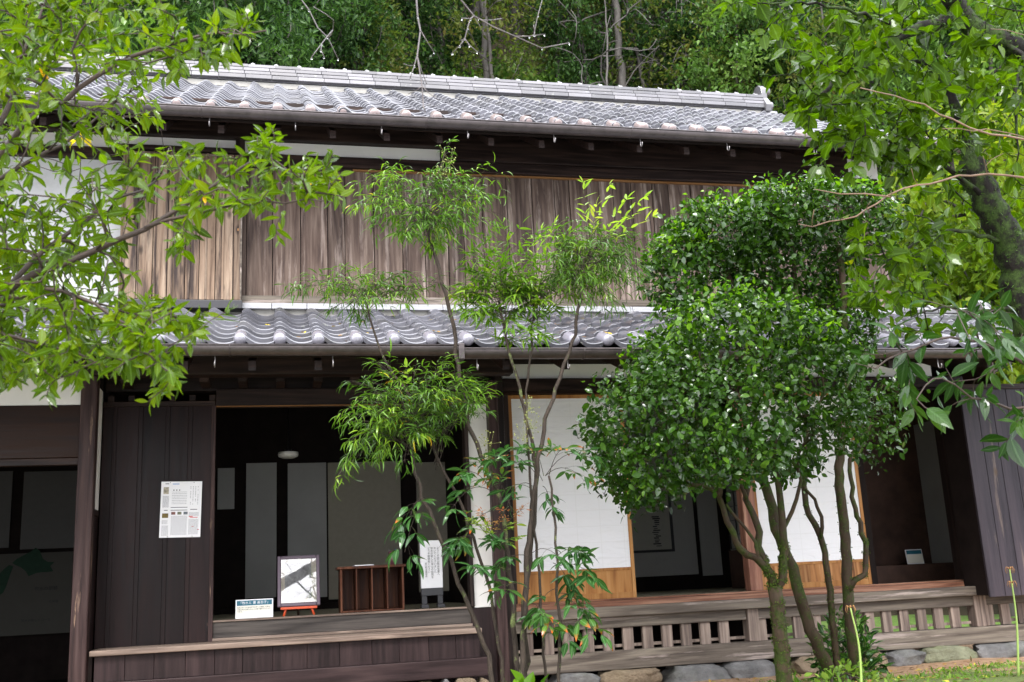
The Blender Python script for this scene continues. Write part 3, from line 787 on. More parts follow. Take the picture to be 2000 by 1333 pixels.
for k in range(5): lt.box(4.80, 4.815, 9.9+.18*k, 9.908+.18*k, 1.15, 2.35)
for k in range(9): lt.box(4.80, 4.815, 9.9, 10.65, 1.15+.15*k, 1.158+.15*k)
lw = lt.build('lattice_screen', M['black'], H); MB().box(4.818, 4.822, 9.88, 10.66, 1.14, 2.36).build('lattice_paper', M['rooms'], lw); MB().box(4.80, 4.83, 9.86, 10.68, .74, 1.14).build('lattice_base', M['dimb'], lw)
# right-hand nook
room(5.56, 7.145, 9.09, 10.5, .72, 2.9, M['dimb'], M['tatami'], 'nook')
box_part('nook_plaster', M['rooms'], H, 7.133, 7.144, 9.12, 10.49, .90, 2.45, 0)
box_part('nook_ledge', M['dimb'], H, 5.62, 7.130, 10.05, 10.49, .72, .90, .004)
# earthen-floored room on the left
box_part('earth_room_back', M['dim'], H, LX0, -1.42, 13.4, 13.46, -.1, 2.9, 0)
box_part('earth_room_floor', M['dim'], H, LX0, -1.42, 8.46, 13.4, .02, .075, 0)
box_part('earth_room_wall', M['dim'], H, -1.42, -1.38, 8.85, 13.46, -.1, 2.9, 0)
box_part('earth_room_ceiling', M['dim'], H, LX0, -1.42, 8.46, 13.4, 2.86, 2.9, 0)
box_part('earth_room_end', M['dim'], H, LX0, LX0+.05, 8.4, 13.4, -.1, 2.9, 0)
panel_px('sliding_panel', M['earthpanel'], -80, 922, 22, 1072, 13.38)
panel_px('sliding_panel', M['earthpanel'], 44, 920, 240, 1070, 13.38)

# ------------------------------------------------------------------ foundation stones
def rock(loc, size, seed, mat, label):
    R = np.random.default_rng(seed); mb = MB(seed); bm = bmesh.new(); bmesh.ops.create_icosphere(bm, subdivisions=4, radius=1)
    ph = R.random(9)*6.28; pl = [unit(R.normal(0, 1, 3)) for _ in range(14)]; cut = R.uniform(.60, .90, 14)
    vs = []
    for v in bm.verts:
        p = np.array(v.co)
        for n_, c_ in zip(pl, cut):
            e = p @ n_-c_
            if e > 0: p = p-n_*e*.97
        k = 1+.03*math.sin(17*p[0]+ph[4])*math.sin(13*p[2]+9*p[1]+ph[5])+.02*math.sin(29*p[0]+ph[6])*math.sin(23*p[2]+ph[7])+.06*math.sin(4*p[0]+ph[0])*math.sin(5*p[1]+ph[1])+.035*math.sin(9*p[0]+ph[2]+4*p[2])+.03*math.sin(11*p[2]+ph[3])
        m = np.sign(p)*np.abs(p)**.66
        vs.append(m*k*np.array(size)*.5+np.array(loc))
    fs = [tuple(q.index for q in f.verts) for f in bm.faces]; bm.free()
    mb.add(vs, fs, True)
    o = mb.build('foundation_stone', mat); me = o.data
    me.transform(Matrix.Translation(-Vector(loc))); o.location = loc
    return tag(o, label, 'stone', 'stones under the house sill')
def stonemat(name, a, b, moss):
    n = NT(name); co = n.coords(k=9.); q = n.noise(co, 7, 8, .65)
    c = n.ramp(q, [(.3, a), (.6, b), (.8, tuple(k*1.35 for k in b))])
    c = n.mix(n.ramp(n.noise(co, 3, 5, .6), [(.5, 0), (.68, moss)]), c, (.15, .19, .06))
    n.princ(c, .6, n.bump(n.noise(co, 18, 10, .75), 1.0, .05), .2); return n.m
sg = stonemat('grey_stone', (0.104,0.104,0.104), (0.208,0.204,0.2), .15); sb = stonemat('tan_stone', (0.16,0.116,0.076), (0.288,0.224,0.152), .1); sm_ = stonemat('mossy_stone', (0.144,0.144,0.096), (0.24,0.248,0.16), .7)
SL = [(1075,1168,1322,sg,'grey flat stone right of the nandina stems'), (1168,1288,1312,sb,'long tan stone under the left end of the veranda sill'), (1298,1420,1309,sg,'large grey stone below the middle of the veranda slats'),
      (1412,1512,1300,sg,'flat blue-grey stone just left of the mossy camellia trunk'), (1538,1605,1292,sb,'tan stone between the two camellia trunks'), (1690,1716,1283,sb,'small brown stone right of the glossy low bush'),
      (1722,1796,1279,sg,'rounded grey stone right of the low bush'), (1797,1894,1273,sm_,'pale yellow-green lichened stone under the sill'), (1894,2010,1265,sg,'long brownish stone under the sill at the right end')]
for i, (a, b, y, m_, lab) in enumerate(SL):
    p0 = at(a, y, 8.80); p1 = at(b, y, 8.80); xw = p1[0]-p0[0]
    rock((.5*(p0[0]+p1[0]), 8.80, .075), (xw*1.07, .34, .20), 50+i, m_, lab)
SL2 = [(765,858,'wide tan stone under the entrance step'), (858,882,'little dark stone wedged under the entrance step'), (882,932,'rounded tan stone under the entrance step end'), (932,952,'small stone at the corner of the entrance step')]
for i, (a, b, lab) in enumerate(SL2):
    p0 = at(a, 1328, 8.45); p1 = at(b, 1328, 8.45)
    rock((.5*(p0[0]+p1[0]), 8.46, .125), ((p1[0]-p0[0])*1.05, .30, .19), 70+i, sb if i != 1 else sg, lab)

# ------------------------------------------------------------------ things on the floor and walls
FZ = .7475
# notice pinned to the boards
nA = at(353, 995, 8.77); NW, NH = .315, .445
no = MB(1).box(nA[0]-NW/2, nA[0]+NW/2, 8.7775, 8.780, nA[2]-NH/2, nA[2]+NH/2).build('wall_notice', M['white']); 
no.data.transform(Matrix.Translation(-Vector((nA[0], 8.779, nA[2])))); no.location = (nA[0], 8.779, nA[2]); no.rotation_euler = (0, RAD(1.0), 0)
tag(no, 'white printed paper notice pinned to the dark boarded door', 'notice')
R = random.Random(12); ink = MB(1); grey = MB(2)
def nbar(mb, u0, u1, v, h, y=-.0022):
    mb.box((u0-.5)*NW, (u1-.5)*NW, y, y+.0006, (.5-v)*NH-h/2, (.5-v)*NH+h/2)
def npart(mb, name, mat):
    o = mb.build(name, mat); o.parent = no; return o
def words(mb, u0, u1, v, h):
    u = u0
    while u < u1:
        e = min(u1, u+R.uniform(.012, .045)); nbar(mb, u, e, v, h); u = e+.008
for k in range(20): words(grey, .05, .20, .26+k*.0105, .0022)
for k in range(6): words(grey, .05, .19, .69+k*.013, .0022)
for k in range(15): words(grey, .05, .21, .79+k*.0125, .0022)
for k in range(8): words(grey, .27, .64, .19+k*.030, .003)
for v in (.465, .515): nbar(ink, .25, .66, v, .0045)
for k in range(26): words(grey, .27, .66, .62+k*.0132, .0022)
for k in range(6): words(grey, .70, .94, .56+k*.012, .0022)
for k in range(24): words(grey, .70, .94, .68+k*.0115, .0020)
for c in range(4):
    for k in range(12):
        if R.random() < .75: nbar(ink if k % 4 == 0 else grey, .72+c*.06, .735+c*.06, .10+k*.028, .006)
for k in range(3): nbar(ink, .30+k*.07, .325+k*.07, .155, .009)
for v, a, b in ((.04, .10, .19), (.515, .09, .18), (.505, .73, .90)): nbar(ink, a, b, v, .005)
npart(ink, 'printed_heading', M['ink']); npart(grey, 'printed_text', plain('grey_print', (0.231,0.231,0.253), .7, .3))
def nimg(name, u0, u1, v0, v1, col):
    mb = MB(4); mb.box((u0-.5)*NW, (u1-.5)*NW, -.0024, -.0018, (.5-v1)*NH, (.5-v0)*NH); npart(mb, name, plain(name, col, .7, .3, 0, .5, 40))
nimg('printed_picture', .06, .19, .10, .225, (.38,.35,.27)); nimg('printed_picture', .05, .20, .57, .65, (.16,.12,.04))
for k, c in enumerate(((.20,.09,.08), (.17,.18,.12), (.13,.15,.17))): nimg('printed_picture', .27+k*.15, .37+k*.15, .545, .595, c)
mb = MB(5); nbar(mb, .70, .80, .63, .006); nbar(mb, .73, .92, .648, .005); nbar(mb, .78, .83, .81, .004); nbar(mb, .92, .96, .865, .006); npart(mb, 'red_print', plain('red_print', (.55,.05,.04), .7))
mb = MB(6); nbar(mb, .28, .44, .045, .006); npart(mb, 'blue_print', plain('blue_print', (.10,.25,.55), .7))
mb = MB(7)
for u, v in ((.22, .02), (.80, .02), (.2, .985), (.8, .985)): mb.ball(((u-.5)*NW, -.003, (.5-v)*NH), (.004, .003, .004), 8, 5)
npart(mb, 'pin', M['metal'])

# teal headed card
def card(x, y, z, wd, hh, lean, label, head, body, hs_, bs):
    t = thing('information_card', (x, y, z), label, 'card')
    MB(1).box(x-wd/2, x+wd/2, y-.004, y+.004, z, z+hh).build('card_board', M['white'], t, .001)
    MB(1).box(x-wd/2+.006, x+wd/2-.006, y-.0055, y-.004, z+.01, z+hh*.66).build('card_face', M['cream'], t)
    MB(1).box(x-wd/2+.010, x+wd/2-.010, y-.0062, y-.004, z+hh*.68, z+hh*.94).build('card_heading', M['teal'], t)
    MB(1).prism([(y+.004, z+hh*.8), (y+.07, z+.004), (y+.004, z+.004)], x-.02, x+.02, 0).build('card_stand', M['white'], t)
    if head: text_part('heading_text', head, hs_, (x, y-.0068, z+hh*.81), M['white'], t)
    if body:
        text_part('body_text', body, bs, (x-wd/2+.014, y-.0062, z+hh*.46), M['ink'], t, align='LEFT', lead=1.25)
    t.rotation_euler = (RAD(-lean), 0, 0); return t
card(-.168, 8.93, FZ, .297, .150, 9, 'cream card with a teal heading standing left of the picture on the entrance floor', '「牧水と 妻 喜志子」', '昭和２年７月 妻 喜志子を伴って帰郷した牧水\n写真は牧水生家の中の上の間で撮影されたもの\nである。', .026, .0125)
cA = at(1791, 1100, 10.12)
card(cA[0], 10.14, .902, .20, .155, 8, 'small dim card with a dark heading on the ledge inside the right-hand room', '', '', .02, .0105)
for k in range(3): pass

# red easel with framed picture
ea = thing('table_easel', (.187, 8.99, FZ), 'small vermilion wooden easel holding the framed picture', 'easel')
ez = FZ; x0, x1 = .04, .335
MB(1).box(x0, x1, 8.925, 8.962, ez+.052, ez+.072).build('easel_rail', M['orange'], ea, .003)
for sx, xa, xb in ((-1, .098, .065), (1, .272, .312)):
    MB(2).tube([(xb, 8.945, ez), (.5*(xa+xb), 8.955, ez+.05), (.5*(xa+xb)+(.187-.5*(xa+xb))*.6, 9.055, ez+.40)], .011, 4).build('easel_leg', M['orange'], ea)
MB(3).tube([(.187, 9.14, ez), (.187, 9.05, ez+.38)], .009, 4).build('easel_leg', M['dimb'], ea)
pf = thing('framed_picture', (.187, 8.94, ez+.072), 'plum framed glazed picture with a mottled cream mount leaning on the red easel', 'picture frame')
FWD, FH = .345, .425
mb = MB(3); fz = ez+.072; yf = 8.935
for a in ((-.5, -.5+.085, 0, 1), (.5-.085, .5, 0, 1)): mb.box(.187+a[0]*FWD, .187+a[1]*FWD, yf-.012, yf+.012, fz+a[2]*FH, fz+a[3]*FH)
mb.box(.187-.415*FWD, .187+.415*FWD, yf-.011, yf+.012, fz, fz+.030); mb.box(.187-.415*FWD, .187+.415*FWD, yf-.011, yf+.012, fz+FH-.030, fz+FH)
mb.build('frame', M['plum'], pf, .006)
def glassy(name, c0, c1, sc):
    n = NT(name); co = n.coords(use_rnd=False); q = n.noise(co, sc, 6, .7, .4); c = n.ramp(q, [(.35, c0), (.65, c1)])
    n.princ(c, .5, None, .5, 1.0, 0, .02); return n.m
MB(1).box(.187-.42*FWD, .187+.42*FWD, yf-.002, yf+.004, fz+.028, fz+FH-.028).build('mount', glassy('mottled_mount', (.36,.32,.25), (.55,.50,.42), 30), pf)
MB(1).box(.187-.33*FWD, .187+.30*FWD, yf-.0035, yf-.002, fz+.062, fz+FH-.055).build('photograph', glassy('old_photograph', (.06,.06,.065), (.30,.30,.31), 14), pf)
n = NT('picture_glass'); gl = n.n('ShaderNodeBsdfGlossy'); gl.inputs['Roughness'].default_value = .01; tr = n.n('ShaderNodeBsdfTransparent'); fr_ = n.n('ShaderNodeFresnel'); fr_.inputs[0].default_value = 1.9
ms = n.n('ShaderNodeMixShader'); n.l(fr_.outputs[0], ms.inputs[0]); n.l(tr.outputs[0], ms.inputs[1]); n.l(gl.outputs[0], ms.inputs[2]); n.l(ms.outputs[0], n.out.inputs[0])
MB(1).box(.187-.415*FWD, .187+.415*FWD, yf-.0085, yf-.0065, fz+.030, fz+FH-.030).build('glass', n.m, pf)
pf.rotation_euler = (RAD(-15), 0, 0)

# pigeonhole rack, pen cup and booklet
rk = thing('pigeonhole_rack', (.79, 9.05, FZ), 'low reddish wooden rack with four open pigeonholes on the entrance floor', 'rack')
rx0, rx1, ry0, ry1, rz1 = .525, 1.055, 8.93, 9.24, FZ+.375
box_part('rack_top', M['rack'], rk, rx0-.025, rx1+.015, ry0-.015, ry1+.01, rz1-.022, rz1, .003)
box_part('rack_back', M['rack'], rk, rx0+.017, rx1-.017, ry1-.012, ry1, FZ+.015, rz1-.022)
box_part('rack_base', M['rack'], rk, rx0+.017, rx1-.017, ry0+.003, ry1-.012, FZ, FZ+.015)
for k in range(5):
    xx = rx0+(rx1-rx0-.017)*k/4
    box_part('rack_divider' if 0 < k < 4 else 'rack_side', M['rack'], rk, xx, xx+(.011 if 0 < k < 4 else .017), ry0, ry1-(.012 if 0 < k < 4 else 0), FZ+(.015 if 0 < k < 4 else 0), rz1-.022, .002, k)
bk = MB(1).box(.64, .80, 8.93, 9.05, rz1, rz1+.008).build('booklet', M['white'], None, .002); bk.data.transform(Matrix.Translation(-Vector((.72, 8.99, rz1)))); bk.location = (.72, 8.99, rz1); bk.rotation_euler = (0, 0, RAD(6))
tag(bk, 'thin white booklet lying on top of the pigeonhole rack', 'booklet')
cu = thing('pen_cup', (.965, 8.99, rz1), 'dark maroon pen cup standing on the pigeonhole rack', 'cup')
MB(1).lathe([(0, 0), (.030, 0), (.031, .11), (.028, .11), (.027, .01), (0, .01)], (.965, 8.99, rz1), 20).build('cup_body', glassy('maroon_glaze', (.07,.018,.028), (.16,.06,.075), 40), cu)
MB(1).tube([(.95, 8.985, rz1+.02), (.938, 8.98, rz1+.13)], .004, 6).build('pen', M['metal'], cu); MB(1).tube([(.975, 8.985, rz1+.02), (.992, 8.98, rz1+.132)], .004, 6).build('pen', M['teal'], cu)

# calligraphy board on black feet
cb = thing('calligraphy_stand', (1.30, 9.05, FZ), 'upright white board with brushed Japanese writing on a black footed stand', 'sign stand')
cx = 1.305
box_part('paper_board', M['white'], cb, cx-.094, cx+.094, 9.02, 9.06, FZ+.165, FZ+.565, .003)
box_part('stand_base', M['black'], cb, cx-.094, cx+.094, 9.015, 9.065, FZ+.102, FZ+.164, .003)
for s_ in (-1, 1):
    f = box_part('foot', M['black'], cb, cx+s_*.068-.022, cx+s_*.068+.022, 9.018, 9.062, FZ+.03, FZ+.101, .003)
    box_part('foot_block', M['black'], f, cx+s_*.070-.032, cx+s_*.070+.032, 8.97, 9.10, FZ, FZ+.03, .004)
cols = ['ようこそ若山牧水生家へ', 'おいでくださいました', '牧水が愛した海山の自然を', 'どうぞ御堪能ください', '若山牧水顕彰会']
for k, tx in enumerate(cols):
    nn = len(tx); s_ = .0225 if k < 4 else .018; zc = FZ+.51-(0 if k < 4 else .13)
    text_part('brushed_column', '\n'.join(tx), s_, (cx+.058-k*.0265, 9.0185, zc-nn*s_*.5), M['ink'], cb, lead=.98)

# ceiling lamp
lp = at(563, 890, 10.3)
cl = thing('ceiling_lamp', (lp[0], 10.3, lp[2]), 'unlit round white glass ceiling lamp in the dark entrance room', 'lamp')
MB(1).lathe([(0, -.028), (.06, -.026), (.092, -.012), (.098, .008), (.094, .03), (.05, .036), (0, .036)], (lp[0], 10.3, lp[2]), 26).build('lamp_shade', plain('milk_glass', (.72,.71,.66), .3, .5, 0, .02), cl)
MB(1).lathe([(0, .036), (.034, .036), (.034, .06), (.006, .06), (.006, 2.948-lp[2]), (0, 2.948-lp[2])], (lp[0], 10.3, lp[2]), 14).build('lamp_stem', M['black'], cl)

# map poster in the dark room on the left
mo0 = at(-200, 1080, 13.20); mo1 = at(135, 1236, 13.20); mt = at(120, 1078, 13.20)
mp_ = thing('map_poster', (.5*(mo0[0]+mo1[0]), 13.22, mo1[2]), 'dim map poster with dark green islands in the dark room on the left', 'poster')
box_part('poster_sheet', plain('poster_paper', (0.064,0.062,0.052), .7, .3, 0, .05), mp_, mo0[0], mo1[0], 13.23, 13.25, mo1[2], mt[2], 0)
def isl(pts, name='printed_island'):
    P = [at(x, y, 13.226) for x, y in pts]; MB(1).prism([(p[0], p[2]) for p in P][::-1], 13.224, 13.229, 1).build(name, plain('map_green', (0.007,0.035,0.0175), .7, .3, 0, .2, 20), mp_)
isl([(33,1092),(48,1084),(60,1078),(70,1070),(78,1077),(84,1092),(94,1098),(107,1098),(98,1106),(104,1116),(92,1118),(82,1118),(70,1120),(56,1126),(50,1116),(40,1108),(30,1104),(24,1100)])
isl([(-2,1122),(10,1110),(18,1104),(26,1106),(24,1112),(20,1122),(16,1134),(12,1146),(6,1158),(-4,1166),(-20,1180),(-40,1190),(-60,1196),(-62,1188),(-40,1178),(-20,1164),(-8,1146)])
for tx, (x, y), sz in (('牧水の足跡', (90, 1150), .05), ('牧水が旅したコース', (70, 1212), .035), ('北海道', (104, 1175), .035)):
    p = at(x, y, 13.22); text_part('poster_text', tx, sz, p, M['ink'], mp_)

# ------------------------------------------------------------------ ground, hill
def gh(x, y):
    z = np.interp(y, [-8, 1.5, 4.2, 5.2, 6.5, 8.5, 12.8, 15, 16], [-.45, -.40, .22, .27, .19, .03, .03, .05, .1])
    z = np.asarray(z) + .012*np.sin(2.3*x+1.1*y)*np.sin(1.7*y-.6*x)+.006*np.sin(6.1*x-2*y)*np.sin(5.3*y+x)
    return z
def sheet(name, xs, ys, hf, mat, kind='structure'):
    X, Y = np.meshgrid(xs, ys); Z = hf(X, Y); n, m = X.shape
    V = np.stack([X, Y, Z], -1).reshape(-1, 3); F = [(j*m+i, j*m+i+1, (j+1)*m+i+1, (j+1)*m+i) for j in range(n-1) for i in range(m-1)]
    me = bpy.data.meshes.new(name); me.from_pydata(V.tolist(), [], F); me.polygons.foreach_set('use_smooth', [True]*len(F)); me.materials.append(mat)
    return tag(link(name, me), kind=kind)
n = NT('earth_and_moss'); co = n.coords(use_rnd=False)
e = n.ramp(n.noise(co, 9, 8, .7), [(.3, (0.195,0.1125,0.06)), (.55, (0.345,0.2175,0.1275)), (.8, (0.495,0.3375,0.21))])
peb = n.noise(co, 70, 4, .7); e = n.mix(n.ramp(peb, [(.58, 0), (.7, .6)]), e, (.36,.30,.23))
spx = n.n('ShaderNodeSeparateXYZ'); n.l(co, spx.inputs[0])
near = n.ramp(n.math('MULTIPLY', n.math('SUBTRACT', 7.5, spx.outputs[1]), .6, True), [(0, 0), (1, .34)])
mo = n.math('ADD', n.noise(co, 2.6, 6, .65), near)
mc = n.ramp(n.noise(co, 40, 5, .7), [(.3, (.035,.06,.012)), (.55, (.10,.13,.022)), (.8, (.20,.22,.045))])
c = n.mix(n.ramp(mo, [(.60, 0), (.72, 1)]), e, mc)
back = n.ramp(n.math('MULTIPLY', n.math('SUBTRACT', spx.outputs[1], 10.2), 2.0, True), [(0, 0), (1, 1)])
grav = n.ramp(n.math('MULTIPLY', n.math('SUBTRACT', 3.2, spx.outputs[1]), 2.0, True), [(0, 0), (1, 1)])  # unseen ground near the camera, made pale to bounce light onto the facade
c = n.mix(grav, c, n.ramp(peb, [(.3, (.42,.41,.39)), (.7, (.60,.59,.57))]))
c = n.mix(back, c, n.ramp(n.noise(co, 12, 6, .7), [(.3, (.06,.12,.02)), (.7, (.16,.26,.05))]))
n.princ(c, n.ramp(peb, [(.3, .55), (.7, .85)]), n.bump(n.math('ADD', peb, n.noise(co, 14, 6, .6)), .8, .03), .35)
sheet('ground', np.concatenate([np.linspace(-40, -6, 12), np.linspace(-5.5, 11, 166), np.linspace(12, 40, 12)]), np.concatenate([np.linspace(-8, 4, 13), np.linspace(4.2, 10, 80), np.linspace(10.5, 16, 12)]), gh, n.m)
def hh_(x, y): return np.minimum(np.maximum(0, (y-15.2))*1.08, 34+.1*(y-46)) + .35*np.sin(.7*x+.3*y)*np.sin(.5*y) + .05
hm = plain('forest_floor', (.035,.028,.016), .9, .2, 0, .5, 1.5, .5)
sheet('hill', np.linspace(-60, 70, 66), np.linspace(14.5, 70, 60), hh_, hm)

# ------------------------------------------------------------------ bark and leaf materials
def barkmat(name, a, b, moss, mossamt, sc=14):
    n = NT(name); co = n.coords((1, 1, .35), k=2.); q = n.noise(co, sc, 7, .7, .3)
    c = n.ramp(q, [(.3, a), (.65, b)])
    g = n.noise(n.coords(k=2.), 9, 6, .7); gm = n.ramp(n.noise(n.coords(k=2.), 70, 3, .7), [(.3, tuple(k*.5 for k in moss)), (.7, tuple(k*1.5 for k in moss))])
    c = n.mix(n.ramp(g, [(mossamt, 0), (mossamt+.10, 1)]), c, gm)
    n.princ(c, .65, n.bump(q, .9, .015), .15); return n.m
B = {}
B['camellia'] = barkmat('camellia_bark', (0.0195,0.01189,0.007006), (0.05275,0.03467,0.02086), (0.02517,0.03596,0.005394), .47)
B['mossy'] = barkmat('mossy_bark', (0.003276,0.002548,0.002002), (0.01092,0.00819,0.006188), (0.0286,0.0494,0.00936), .46, 20)
B['twig'] = plain('gardenia_twig', (0.03675,0.02205,0.01568), .6, .4, 0, .35, 30)
B['nandina'] = barkmat('nandina_stem_bark', (0.0186,0.01426,0.01178), (0.062,0.0465,0.03596), (.14,.17,.06), .56, 40)
B['bare'] = plain('wet_bare_twig', (0.07838,0.05979,0.05775), .35, .6, 0, .3, 25, coat=.4)
B['brown'] = plain('brown_twig', (0.12,0.066,0.036), .5, .5, 0, .3, 25)
B['forest'] = barkmat('forest_bark', (0.03037,0.02673,0.02369), (0.08205,0.07443,0.06682), (.06,.08,.03), .62, 3)
B['palebark'] = plain('pale_bark', (0.0702,0.06318,0.05791), .7, .3, 0, .2, 6)
F_ = {}
F_['gard'] = leafmat('gardenia_leaf', [(0, (0.009341,0.01844,0.0003762)), (.25, (0.04149,0.07952,0.001075)), (.6, (0.07263,0.1253,0.001312)), (.93, (0.1175,0.159,0.001791)), (.965, (0.1327,0.1639,0.002558)), (.985, (.75,.48,.02)), (1, (.60,.20,.02))], (2.1, 2.2, .35), .40, .26, .55, .30, ribw=.35)
F_['tree'] = leafmat('mossy_tree_leaf', [(0, (0.006515,0.01463,0.0003379)), (.4, (0.03379,0.07264,0.001001)), (.8, (0.06032,0.1108,0.001378)), (.97, (0.08468,0.1448,0.002635)), (.99, (.75,.50,.02))], (2.1, 2.2, .35), .40, .28, .5, .22, ribw=.22)
F_['big'] = leafmat('glossy_big_leaf', [(0, (0.008276,0.02693,0.004269)), (.6, (0.01839,0.0516,0.006642)), (.9, (0.03909,0.08528,0.007112)), (.97, (0.08276,0.1257,0.007112)), (1, (.70,.42,.02))], (1.6, 1.9, .8), .25, .20, .6, .30, (.06,.12,.04), .5)
F_['cam'] = leafmat('camellia_leaf', [(0, (0.004527,0.01452,0.001225)), (.5, (0.02156,0.06171,0.003811)), (.85, (0.04311,0.1017,0.0049)), (1, (.13,.25,.025))], (1.5, 1.8, .6), .16, .22, .6, .50, (.03,.08,.015), .3)
F_['camlight'] = leafmat('top_lit_and_weed_leaf', [(0, (0.03379,0.09343,0.00427)), (.5, (0.07887,0.176,0.006405)), (1, (0.1916,0.3298,0.01067))], (1.6, 1.9, .6), .35, .25, .55, .30, (.08,.16,.02), .3)  # paler green that paints light on the crown tops; also the weed's colour
F_['nan'] = leafmat('nandina_leaf', [(0, (0.01145,0.03234,0.004301)), (.5, (0.06361,0.1386,0.01522)), (.8, (0.1157,0.2154,0.01522)), (.94, (0.2082,0.3078,0.01522)), (.97, (.55,.38,.02)), (1, (.55,.12,.01))], (1.5, 1.8, .7), .24, .26, .55, .30, (.10,.19,.05), .4)
F_['nanlight'] = leafmat('light_nandina_leaf', [(0, (0.04393,0.1101,0.008901)), (.5, (0.08787,0.1808,0.01038)), (.85, (0.1611,0.2673,0.01336)), (1, (0.2776,0.3084,0.02698))], (1.5, 1.8, .6), .28, .26, .55, .25, (.15,.24,.05), .4)
F_['nanyel'] = leafmat('young_nandina_leaf', [(0, (0.1445,0.2805,0.02975)), (.5, (0.2746,0.391,0.0425)), (1, (0.3974,0.357,0.051))], (1.5, 1.6, .8), .4, .3, .5, .3, (.5,.5,.12), .5)
F_['nanred'] = leafmat('copper_nandina_leaf', [(0, (.40,.30,.07)), (.5, (.52,.22,.08)), (1, (.48,.14,.05))], (1.4, 1.3, .9), .35, .3, .5, .3, (.5,.3,.12), .4)
F_['nanbroad'] = leafmat('broad_nandina_leaf', [(0, (0.01388,0.05068,0.0126)), (.6, (0.03053,0.08942,0.0189)), (.9, (0.06106,0.1371,0.02025)), (1, (0.111,0.1907,0.0225))], (1.5, 1.8, .8), .28, .28, .5, .4, (.13,.26,.10), .6, tipcol=(.55,.10,.02))
F_['f0'] = leafmat('dark_forest_leaf', [(0, (0.01137,0.02992,0.01126)), (.6, (0.02584,0.05712,0.01877)), (1, (0.05168,0.09248,0.02815))], (1.4, 1.7, .8), .25, .4, .4, .1)
F_['f1'] = leafmat('mid_forest_leaf', [(0, (0.03873,0.08176,0.01894)), (.6, (0.07746,0.1377,0.03012)), (1, (0.1377,0.2066,0.04304))], (1.4, 1.7, .8), .3, .4, .4, .1)
F_['f2'] = leafmat('olive_forest_leaf', [(0, (0.02938,0.0408,0.009792)), (.5, (0.06365,0.07616,0.01632)), (.85, (0.1028,0.09792,0.0272)), (1, (0.1469,0.1034,0.03264))], (1.4, 1.6, .8), .35, .45, .35, .05)
F_['f3'] = leafmat('yellow_green_leaf', [(0, (0.05304,0.096,0.00864)), (.5, (0.1061,0.1536,0.01037)), (1, (0.1714,0.2016,0.01152))], (1.5, 1.6, .7), .45, .4, .4, .1)
F_['shrub'] = leafmat('shrub_leaf', [(0, (0.0108,0.0348,0.0084)), (.5, (0.021,0.066,0.0108)), (1, (0.054,0.132,0.018))], (1.5, 1.8, .8), .25, .22, .6, .5)
F_['moss'] = leafmat('ground_cover_leaf', [(0, (.05,.10,.015)), (.5, (.11,.19,.025)), (1, (.22,.30,.05))], (1.5, 1.8, .8), .3, .4, .4, .1)
F_['dead'] = leafmat('fallen_leaf', [(0, (0.07,0.035,0.0175)), (.4, (0.168,0.077,0.035)), (.7, (0.28,0.14,0.049)), (.9, (.55,.40,.05)), (1, (.30,.35,.05))], (1, 1, 1), .1, .5, .4, .1)

def in_poly(poly, x, y):
    c = False; n = len(poly); j = n-1
    for i in range(n):
        if (poly[i][1] > y) != (poly[j][1] > y) and x < (poly[j][0]-poly[i][0])*(y-poly[i][1])/(poly[j][1]-poly[i][1])+poly[i][0]: c = not c
        j = i
    return c
def scatter(poly, n, Y0, Y1, rs):
    xs = [p[0] for p in poly]; ys = [p[1] for p in poly]; out = []
    while len(out) < n:
        x = rs.uniform(min(xs), max(xs)); y = rs.uniform(min(ys), max(ys))
        if in_poly(poly, x, y): out.append(at(x, y, rs.uniform(Y0, Y1)))
    return out
def pl(pts, Y): 
    return [at(x, y, (Y if np.isscalar(Y) else Y[i])) for i, (x, y) in enumerate(pts)]

# ------------------------------------------------------------------ gardenia on the left
rs = np.random.default_rng(101)
T = Tree(101); Yg = 3.5
base = at(-520, 1250, 3.5); base[2] = float(gh(base[0], base[1]))-.02
T.line([base, at(-420, 1050, 3.5), at(-300, 800, 3.45), at(-180, 620, 3.4)], .045, .03)
T.line(pl([(-300, 800), (-150, 520), (-40, 350), (0, 313), (43, 250), (117, 197), (187, 147), (247, 110), (350, 78), (430, 66), (520, 60)], np.linspace(3.45, 3.15, 11)), .020, .003)
T.line(pl([(-150, 520), (-50, 400), (20, 333), (100, 300), (160, 260), (227, 200)], np.linspace(3.4, 3.7, 6)), .011, .003)
T.line(pl([(-180, 620), (-60, 600), (0, 572), (67, 535), (133, 512), (233, 465), (283, 445), (367, 400), (450, 343), (540, 290)], np.linspace(3.4, 3.3, 10)), .016, .003)
T.line(pl([(283, 445), (380, 420), (473, 397), (560, 395), (633, 393)], np.linspace(3.32, 3.1, 5)), .006, .002)
T.line(pl([(-180, 620), (-80, 640), (0, 650), (100, 675), (160, 698), (233, 725)], np.linspace(3.4, 3.2, 6)), .010, .002)
T.line(pl([(-60, 600), (40, 580), (120, 560), (250, 640), (310, 690), (330, 740)], np.linspace(3.4, 3.0, 6)), .010, .002)
T.line(pl([(0, 572), (110, 470), (210, 400), (300, 350), (330, 290)], np.linspace(3.4, 3.8, 5)), .010, .002)
T.line(pl([(-40, 350), (10, 220), (40, 120), (70, 40), (110, -40)], np.linspace(3.45, 3.6, 5)), .012, .003)
tips = scatter([(-160, -60), (340, -60), (340, 60), (300, 180), (330, 260), (320, 420), (230, 440), (260, 560), (330, 640), (310, 720), (180, 730), (-160, 760)], 600, 2.9, 4.6, rs)
tips += scatter([(-160, 560), (120, 560), (250, 640), (300, 700), (180, 740), (-160, 760)], 150, 2.9, 3.9, rs)
tips += scatter([(-160, -60), (250, -60), (200, 130), (-160, 200)], 110, 3.0, 4.0, rs)
